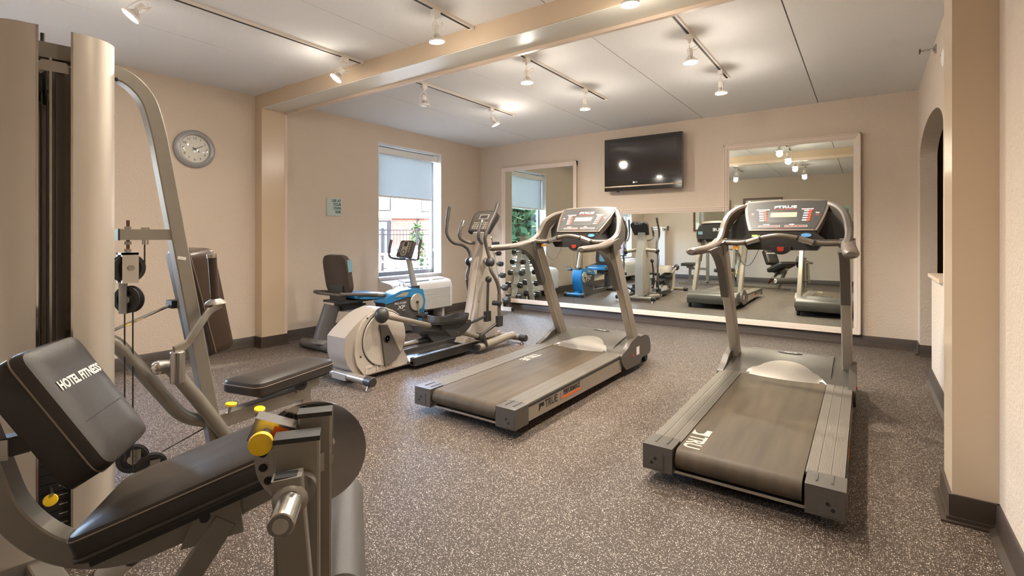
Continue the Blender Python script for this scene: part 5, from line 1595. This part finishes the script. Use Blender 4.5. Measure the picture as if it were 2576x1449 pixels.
# press seat, its beam and adjusters
BL, BW = V(-0.25, 0.968, 0), V(0.968, 0.25, 0)
bc = V(2.544, -4.652, 0)
st_ = obj('seat_pad', G().pad(bc + V(0, 0, 0.402), (0.235, 0.49, 0.060), BW, BL, 0.022, 0.006, corner=0.05), 'vinyl', mg)
obj('pad_piping', G().tube([bc + V(0, 0, 0.410) + BW * p[0] + BL * p[1] for p in fillet([(-0.1185, -0.246), (0.1185, -0.246), (0.1185, 0.246), (-0.1185, 0.246)], 0.05, 5, closed=True)], 0.0025, 6), 'stitch', st_)
obj('seat_board', G().box(bc + V(0, 0, 0.366), (0.20, 0.42, 0.014), 0.003, X=BW, Y=BL), 'black_plastic', mg)
obj('seat_beam', G().bar([V(2.625, -4.99, 0.292), V(2.56, -4.53, 0.292)], 0.050, 0.062, bev=0.004), 'gunmetal', mg)
obj('seat_carrier', G().bar([V(2.575, -4.62, 0.335), V(2.545, -4.48, 0.335)], 0.06, 0.055, bev=0.004), 'gunmetal', mg)
obj('seat_leg', G().bar([V(2.563, -4.55, 0.28), V(2.563, -4.55, 0.03)], 0.05, 0.05, up=(0, 1, 0), bev=0.004), 'gunmetal', mg)
obj('seat_knob', G().lathe([(0.028, 0), (0.030, 0.006), (0.028, 0.012), (0.015, 0.012), (0.013, 0.008), (0, 0.008)], (2.615, -4.60, 0.352), (0.95, -0.3, 0), 24), 'black_plastic', mg)
kn_ = obj('pull_pin', G().cyl((2.66, -4.955, 0.325), (2.665, -4.95, 0.352), 0.007, seg=10), 'steel', mg)
obj('pin_knob', G().lathe([(0.010, 0), (0.022, 0.006), (0.022, 0.014), (0, 0.018)], (2.665, -4.95, 0.350), (0.1, 0.1, 1), 20), 'yellow', kn_)
kn_ = obj('pull_pin', G().cyl((2.72, -4.87, 0.30), (2.735, -4.865, 0.322), 0.007, seg=10), 'steel', mg)
obj('pin_knob', G().lathe([(0.010, 0), (0.022, 0.006), (0.022, 0.014), (0, 0.018)], (2.735, -4.865, 0.320), (0.3, 0.0, 1), 20), 'yellow', kn_)
# floor frame
obj('floor_beam', G().bb(2.60, 2.665, -5.66, -4.45, 0.005, 0.055, 0.004), 'gunmetal', mg)
obj('floor_foot', G().box((2.56, -4.45, 0.025), (0.36, 0.06, 0.05), 0.004), 'gunmetal', mg)

# ---- leg station: a = the way its user faces, b = sideways towards the arch
A_, B_ = V(0.6, 0.8, 0), V(0.8, -0.6, 0)


def M(a, b, z):
    return A_ * a + B_ * b + V(0, 0, z)


sl = (A_ * 0.945 + V(0, 0, 0.326)).normalized()
sp_ = obj('leg_seat', G().pad(M(-2.205, 5.985, 0.462), (0.315, 0.545, 0.070), B_, sl, 0.018, 0.010, corner=0.035), 'vinyl', mg)
up_n = B_.cross(sl).normalized()
cseat = M(-2.205, 5.985, 0.462)
for dz, mm, rr in ((0.022, 'stitch', 0.0022), (-0.022, 'vinyl', 0.006)):
    pts = [cseat + up_n * dz + B_ * p[0] + sl * p[1] for p in fillet([(-0.158, -0.273), (0.158, -0.273), (0.158, 0.273), (-0.158, 0.273)], 0.035, 4, closed=True)]
    obj('seat_piping', G().tube(pts + [pts[0]], rr, 6, cap=False), mm, sp_)
obj('leg_seat_board', G().box(cseat - up_n * 0.044, (0.28, 0.50, 0.016), 0.004, X=B_, Y=sl), 'black_plastic', mg)

bz = (A_ * 0.85 + V(0, 0, 0.53)).normalized()
by = (V(0, 0, 0.85) - A_ * 0.53).normalized()
bx = -B_
bcen = M(-2.490, 5.955, 0.672)
bkp = obj('leg_backrest', G().pad(bcen - bz * 0.05, (0.250, 0.330, 0.100), bx, by, 0.018, 0.002, corner=0.035), 'vinyl', mg)
pts = [bcen - bz * 0.03 + bx * p[0] + by * p[1] for p in fillet([(-0.126, -0.166), (0.126, -0.166), (0.126, 0.166), (-0.126, 0.166)], 0.035, 5, closed=True)]
obj('backrest_piping', G().tube(pts + [pts[0]], 0.002, 6, cap=False), 'stitch', bkp)
pts = fillet([bcen - bz * 0.09 - bx * 0.1235 - by * 0.045, bcen - bz * 0.028 - bx * 0.1235 - by * 0.045, bcen + bz * 0.001 - bx * 0.10 - by * 0.045, bcen + bz * 0.0015 - by * 0.045, bcen + bz * 0.001 + bx * 0.10 - by * 0.045, bcen - bz * 0.03 + bx * 0.1235 - by * 0.045], 0.02, 4)
obj('backrest_seam', G().tube(pts, 0.0018, 6), 'rubber', bkp)
words('lettering', 'HOTEL FITNESS', 0.0325, 'white_print', bkp, bcen + bz * 0.0022 + by * 0.055 + bx * 0.005, bx, by, sx=0.84, bold=0.0012, ext=0.0004)
obj('backrest_plate', G().box(bcen - bz * 0.108 - by * 0.02, (0.16, 0.20, 0.012), 0.003, X=bx, Y=by), 'gunmetal', mg)

jt = fillet([M(-2.705, 6.03, 0.72), M(-2.665, 6.03, 0.60), M(-2.615, 6.03, 0.43), M(-2.52, 6.035, 0.335), M(-2.39, 6.04, 0.310), M(-2.20, 6.02, 0.362), M(-2.03, 6.0, 0.425)], 0.09, 7)
obj('swan_frame', G().bar(jt, 0.060, 0.052, up=B_, bev=0.004), 'gunmetal', mg)
obj('backrest_arm', G().bar([M(-2.70, 6.03, 0.575), M(-2.60, 5.99, 0.585)], 0.045, 0.045, up=(0, 0, 1), bev=0.004), 'wedge_grey', mg)
obj('arm_bracket', G().bar([M(-2.66, 6.065, 0.59), M(-2.605, 6.06, 0.59)], 0.004, 0.045, up=(0, 0, 1)), 'steel', mg)
obj('side_plate', G().prism([(-0.07, -0.05), (0.07, -0.03), (0.06, 0.055), (-0.03, 0.05)], M(-2.20, 6.055, 0.352), A_, (0, 0, 1), B_ * 0.008), 'gunmetal', mg)
obj('plate_bolt', G().cyl(M(-2.215, 6.063, 0.375), M(-2.215, 6.072, 0.375), 0.011, seg=12), 'black_plastic', mg)
obj('leg_strut', G().bar([M(-2.17, 6.04, 0.36), M(-2.40, 6.04, 0.0)], 0.055, 0.055, up=B_, bev=0.004), 'gunmetal', mg)
obj('roller_arm', G().cyl(M(-2.30, 5.99, 0.335), M(-2.435, 5.97, 0.235), 0.024, seg=18), 'wedge_grey', mg)
obj('roller_ring', G().cyl(M(-2.405, 5.975, 0.258), M(-2.465, 5.965, 0.213), 0.0255, seg=18), 'ac_white', mg)
obj('hand_grip', G().cyl(M(-2.465, 5.965, 0.213), M(-2.60, 5.95, 0.11), 0.027, seg=18), 'wood_frame', mg)

# pivot: plate disc, twin uprights, swing arm with weight peg, foam roller
dc = M(-1.958, 6.205, 0.560)
g = G().cyl(dc, dc + B_ * 0.007, 0.122, seg=56)
disc = obj('pivot_disc', g, 'chrome', mg)
for k in range(9):
    an = math.radians(100 + k * 18)
    hc = dc + A_ * math.cos(an) * 0.105 + V(0, 0, math.sin(an) * 0.105)
    obj('disc_hole', G().cyl(hc + B_ * 0.006, hc + B_ * 0.0085, 0.0095, seg=18), 'slot_black', disc)
    obj('hole_rim', G().lathe([(0.0095, 0), (0.0118, 0), (0.0118, 0.0015), (0.0095, 0.0015)], hc + B_ * 0.0072, B_, 18), 'steel', disc)
obj('pivot_shaft', G().cyl(dc, dc + B_ * 0.06 + A_ * 0.03, 0.022, seg=20), 'steel', mg)
for (aa, bb_, zt, wa, wb) in ((-1.948, 6.245, 0.664, 0.070, 0.040), (-1.978, 6.318, 0.640, 0.088, 0.045)):
    obj('pivot_post', G().bar([M(aa, bb_, 0.03), M(aa, bb_, zt)], wb, wa, up=A_, bev=0.004), 'gunmetal', mg)
    obj('post_cap', G().box(M(aa, bb_, zt + 0.004), (wa + 0.003, wb + 0.003, 0.010), 0.004, X=A_, Y=B_), 'wood_frame' if False else 'black_plastic', mg)
obj('stop_block', G().box(M(-2.035, 6.255, 0.640), (0.085, 0.05, 0.05), 0.004, X=(A_ * 0.93 - V(0, 0, 0.36)), Y=B_), 'steel', mg)
obj('caution_label', G().box(M(-2.018, 6.2805, 0.642), (0.030, 0.0006, 0.022), X=(A_ * 0.93 - V(0, 0, 0.36)), Y=B_), 'orange_print', mg)
pp = obj('pull_pin', G().cyl(M(-2.045, 6.28, 0.643), M(-2.048, 6.318, 0.640), 0.011, seg=14), 'steel', mg)
obj('pin_knob', G().lathe([(0.010, 0), (0.023, 0.003), (0.0245, 0.012), (0.023, 0.018), (0, 0.022)], M(-2.048, 6.315, 0.640), B_, 26), 'yellow', pp)
obj('hollow_arm', G().bar([M(-1.990, 6.388, 0.595), M(-1.955, 6.388, 0.16)], 0.040, 0.056, up=A_, bev=0.003), 'gunmetal', mg)
obj('arm_mouth', G().box(M(-1.990, 6.388, 0.5945), (0.046, 0.030, 0.004), X=A_, Y=B_), 'slot_black', mg)
pg = obj('weight_peg', G().cyl(M(-1.982, 6.40, 0.552), M(-1.990, 6.488, 0.548), 0.0235, seg=24, bev=0.002), 'steel', mg)
obj('peg_weld', G().lathe([(0.033, 0), (0.029, 0.006), (0.0235, 0.010)], M(-1.983, 6.408, 0.552), B_, 20), 'gunmetal', pg)
obj('peg_plug', G().cyl(M(-1.990, 6.487, 0.548), M(-1.990, 6.4895, 0.548), 0.014, seg=20), 'bike_silver', pg)
obj('arm_bearing', G().cyl(M(-1.968, 6.34, 0.552), M(-1.968, 6.37, 0.552), 0.030, seg=22), 'steel', mg)
rb_ = obj('foam_roller', G().cyl(M(-1.895, 5.70, 0.205), M(-1.895, 6.22, 0.205), 0.060, seg=30, bev=0.008), 'foam', mg)
obj('roller_cap', G().cyl(M(-1.895, 5.692, 0.205), M(-1.895, 5.702, 0.205), 0.045, seg=24), 'ac_white', rb_)
obj('roller_axle', G().cyl(M(-1.895, 5.68, 0.205), M(-1.93, 6.39, 0.205), 0.013, seg=14), 'steel', mg)
# floor frame of the leg station
obj('floor_beam', G().bar([V(2.68, -5.56, 0.03), M(-2.42, 6.04, 0.03), M(-1.945, 6.29, 0.03)], 0.065, 0.05, bev=0.004), 'gunmetal', mg)
obj('floor_foot', G().bar([M(-1.945, 6.05, 0.025), M(-1.945, 6.45, 0.025)], 0.06, 0.05, bev=0.004), 'gunmetal', mg)
# ---- third station behind the tower, seen only in the mirror
obj('rear_post', G().bar([V(1.98, -5.63, 0.03), V(1.98, -5.63, 1.05)], 0.06, 0.06, up=(0, 1, 0), bev=0.004), 'gunmetal', mg)
obj('rear_beam', G().bb(1.50, 2.62, -5.66, -5.60, 0.005, 0.055, 0.004), 'gunmetal', mg)
obj('rear_brace', G().bb(1.62, 2.0, -5.655, -5.605, 0.32, 0.37, 0.004), 'gunmetal', mg)
obj('rear_seat_leg', G().bar([V(1.66, -5.40, 0.03), V(1.66, -5.40, 0.42)], 0.05, 0.05, up=(0, 1, 0), bev=0.004), 'gunmetal', mg)
obj('rear_seat_beam', G().bb(1.635, 1.685, -5.62, -5.22, 0.375, 0.42, 0.004), 'gunmetal', mg)
obj('rear_foot', G().bb(1.42, 1.90, -5.43, -5.37, 0.0, 0.05, 0.004), 'gunmetal', mg)
obj('rear_seat', G().pad((1.66, -5.32, 0.455), (0.27, 0.40, 0.065), (1, 0, 0), (0, 1, 0), 0.02, 0.006, corner=0.04), 'vinyl', mg)
obj('rear_roller', G().cyl((1.72, -5.55, 0.80), (2.05, -5.55, 0.80), 0.045, seg=20, bev=0.006), 'foam', mg)
obj('rear_boom', G().bar([V(1.98, -5.60, 1.05), V(2.40, -5.56, 1.40), V(2.55, -5.53, 1.66)], 0.05, 0.05, up=(0, 1, 0), bev=0.004), 'gunmetal', mg)

# ================================================================ outside the window
_m = bpy.data.materials.new('brickwork')
_m.use_nodes = True
_nt = _m.node_tree
_b = _nt.nodes['Principled BSDF']
sset(_b, 'Roughness', 0.85)
sset(_b, 'Specular IOR Level', 0.03)
_tc = _nt.nodes.new('ShaderNodeTexCoord')
_br = _nt.nodes.new('ShaderNodeTexBrick')
_br.inputs['Color1'].default_value = (0.046, 0.0150, 0.013, 1)
_br.inputs['Color2'].default_value = (0.036, 0.0115, 0.0098, 1)
_br.inputs['Mortar'].default_value = (0.060, 0.036, 0.032, 1)
_br.inputs['Scale'].default_value = 1.0
_br.inputs['Brick Width'].default_value = 0.24
_br.inputs['Row Height'].default_value = 0.09
_br.inputs['Mortar Size'].default_value = 0.012
_nt.links.new(_tc.outputs['UV'], _br.inputs['Vector'])
_nt.links.new(_br.outputs['Color'], _b.inputs['Base Color'])
MATS['brickwork'] = _m

RT = V(0.8144, 0.5803, 0)
FW = V(-0.5803, 0.8144, 0)
GZ = -0.12
struct('ground_outside', G().bb(-45, -0.2, -45, 35, GZ - 0.1, GZ), 'pave', 'sunlit concrete patio outside the window', 'ground')


def wall_uv(o, scale_u, du):
    me = o.data
    uv = me.uv_layers.new(name='UVMap')
    for lp in me.loops:
        co = me.vertices[lp.vertex_index].co
        uv.data[lp.index].uv = (co.dot(du), co.z)


O30 = V(4.855, -5.971, 0) + FW * 30 + RT * ((952 - 1288) / 1249 * 30)


def FP(u, d, z):
    return O30 + RT * u - FW * d + V(0, 0, z)


bd = thing('hotel_wing', 'white and brick building wing across the patio outside the window', 'building', FP(2, 0, GZ))
obj('upper_wall', G().box(FP(1.5, -0.5, 4.8), (16, 1.0, 5.2), X=RT, Y=FW), 'outside_white', bd)
bw = obj('brick_wall', G().box(FP(5.0, -0.55, 1.04), (8.4, 1.0, 2.32), X=RT, Y=FW), 'brickwork', bd)
wall_uv(bw, 1, RT)
gw = obj('lower_wall', G().box(FP(-3.6, -0.6, 1.04), (8.8, 1.0, 2.32), X=RT, Y=FW), 'outside_white', bd)
for (u0, u1, z0, z1) in ((-1.2, 0.75, 2.62, 3.40), (2.60, 3.60, 2.55, 3.40), (-4.6, -2.9, 2.6, 3.4), (5.4, 6.6, 2.6, 3.4)):
    wf = obj('window', G().box(FP((u0 + u1) / 2, 0.03, (z0 + z1) / 2), (u1 - u0, 0.08, z1 - z0), 0.01, X=RT, Y=FW), 'fence_iron', bd)
    obj('pane', G().box(FP((u0 + u1) / 2, 0.08, (z0 + z1) / 2), (u1 - u0 - 0.08, 0.02, z1 - z0 - 0.08), X=RT, Y=FW), 'far_glass', wf)
dr = obj('glass_door', G().box(FP(-0.25, 0.02, 1.0), (2.0, 0.10, 2.1), 0.01, X=RT, Y=FW), 'fence_iron', bd)
obj('pane', G().box(FP(-0.3, 0.09, 1.0), (1.7, 0.02, 1.9), X=RT, Y=FW), 'far_glass', dr)
obj('downpipe', G().cyl(FP(2.35, 0.05, GZ), FP(2.35, 0.05, 2.2), 0.05, seg=10), 'fence_iron', bd)
obj('string_course', G().box(FP(1.5, 0.06, 2.22), (16, 0.16, 0.10), X=RT, Y=FW), 'outside_white', bd)

# iron fence half way across
O15 = V(4.855, -5.971, 0) + FW * 15 + RT * ((952 - 1288) / 1249 * 15)


def FF(u, z, d=0.0):
    return O15 + RT * u - FW * d + V(0, 0, z)


fn = thing('iron_fence', 'dark iron picket fence round the patio outside the window', 'fence', FF(1, GZ))
for z in (1.27, 1.13, 0.10):
    obj('rail', G().cyl(FF(-1.2, z), FF(3.4, z), 0.014, seg=8), 'fence_iron', fn)
for u in (0.12, 1.16, 2.2, 3.3, -0.95):
    obj('post', G().box(FF(u, 0.60), (0.06, 0.06, 1.44), 0.004, X=RT, Y=FW), 'fence_iron', fn)
for i in range(48):
    obj('picket', G().cyl(FF(-1.15 + i * 0.095, GZ + 0.05), FF(-1.15 + i * 0.095, 1.27), 0.008, seg=6), 'fence_iron', fn)

# clipped shrub behind the fence
def bush(name, c, r, h, label, n=260, seed=1):
    rnd = random.Random(seed)
    t = thing(name, label, 'shrub', c)
    g = G()
    for i in range(n):
        a, u = rnd.uniform(0, 2 * PI), rnd.random()
        rr = r * math.sqrt(rnd.random()) * (1.05 - 0.6 * u)
        p = Vector(c) + V(rr * math.cos(a), rr * math.sin(a), h * (0.08 + 0.92 * u))
        d1 = V(rnd.uniform(-1, 1), rnd.uniform(-1, 1), rnd.uniform(-0.4, 1)).normalized()
        d2 = d1.cross(V(rnd.uniform(-1, 1), rnd.uniform(-1, 1), rnd.uniform(-1, 1))).normalized()
        L = r * 0.22
        vs = [g.bm.verts.new(q) for q in (p - d1 * L, p + d2 * L * 0.45, p + d1 * L, p - d2 * L * 0.45)]
        g.bm.faces.new(vs)
    obj('foliage', g, 'leaf', t, kind='stuff')
    obj('stem', G().cyl(Vector(c), Vector(c) + V(0, 0, h * 0.7), r * 0.08, seg=8), 'wood_frame', t)
    return t


bush('shrub', tuple(FF(0.93, GZ, -1.2)), 0.38, 1.62, 'conical green shrub behind the iron fence', 420, 3)


# white patio chairs and a table
def patio_chair(p, ang, label):
    c_, s_ = math.cos(ang), math.sin(ang)
    X, Y = V(c_, s_, 0), V(-s_, c_, 0)
    o = V(p[0], p[1], GZ)
    t = thing('patio_chair', label, 'chair', o, 'white patio chairs')

    def W(x, y, z):
        return o + X * x + Y * y + V(0, 0, z)
    obj('seat', G().box(W(0, 0, 0.42), (0.46, 0.44, 0.03), 0.01, X=X, Y=Y), 'outside_white', t)
    for x in (-0.21, 0.21):
        for y in (-0.20, 0.20):
            obj('leg', G().bar([W(x, y, 0.42), W(x * 1.12, y * 1.12, 0.0)], 0.04, 0.04), 'outside_white', t)
        obj('arm', G().bar(fillet([W(x * 1.12, 0.20, 0.40), W(x * 1.15, 0.20, 0.64), W(x * 1.12, -0.22, 0.66)], 0.05, 3), 0.05, 0.03, bev=0.005), 'outside_white', t)
        obj('back_stile', G().bar([W(x, -0.20, 0.42), W(x * 0.9, -0.32, 0.95)], 0.04, 0.03), 'outside_white', t)
    for i in range(6):
        x = -0.15 + i * 0.06
        obj('back_slat', G().bar([W(x, -0.21, 0.44), W(x * 0.9, -0.32, 0.93)], 0.035, 0.012), 'outside_white', t)
    obj('top_rail', G().bar(fillet([W(-0.21, -0.31, 0.90), W(0, -0.34, 0.99), W(0.21, -0.31, 0.90)], 0.1, 4), 0.03, 0.07, bev=0.005), 'outside_white', t)
    return t


def OUT(px, D):
    q = V(4.855, -5.971, 0) + FW * D + RT * ((px - 1288) / 1249 * D)
    return (q.x, q.y)


patio_chair(OUT(958, 10.6), 2.2, 'white slatted patio chair seen past the bike handlebar, half hidden by the window edge')
patio_chair(OUT(1004, 11.4), 2.6, 'white slatted patio chair behind the bike console')
patio_chair(OUT(1040, 12.6), -2.0, 'white slatted patio chair nearest the fence')
tx, ty = OUT(972, 13.2)
pt = thing('patio_table', 'round white patio table among the patio chairs', 'table', (tx, ty, GZ))
obj('table_top', G().lathe([(0, 0.70), (0.50, 0.70), (0.52, 0.715), (0.50, 0.73), (0, 0.73)], (tx, ty, GZ), (0, 0, 1), 32), 'outside_white', pt)
for k in range(4):
    a = k * PI / 2 + 0.4
    obj('leg', G().bar([(tx + 0.30 * math.cos(a), ty + 0.30 * math.sin(a), GZ + 0.70), (tx + 0.42 * math.cos(a), ty + 0.42 * math.sin(a), GZ)], 0.045, 0.045), 'outside_white', pt)
# what the mirror sees through the same window: a brick gable and a tree
q = V(-13.5, -19.0, 0)
dv = V(0.80, -0.60, 0)
gb = thing('brick_gable', 'brick gable wall seen through the window in the mirror', 'building', (q.x, q.y, GZ))
w2 = obj('gable_wall', G().box(q + dv * 4.2 + V(0, 0, 3.0), (8.0, 0.5, 6.4), X=dv, Y=(0.6, 0.8, 0)), 'brickwork', gb)
wall_uv(w2, 1, dv)
obj('corner_trim', G().box(q + dv * 0.1 + V(0, 0, 3.0), (0.3, 0.6, 6.4), X=dv, Y=(0.6, 0.8, 0)), 'outside_white', gb)
bush('tree', (-10.6, -15.9, GZ), 1.7, 4.6, 'leafy green tree before the brick gable seen in the mirror', 900, 8)
bush('shrub', (-8.2, -14.8, GZ), 0.9, 1.5, 'low green shrub beside the tree seen in the mirror', 420, 9)
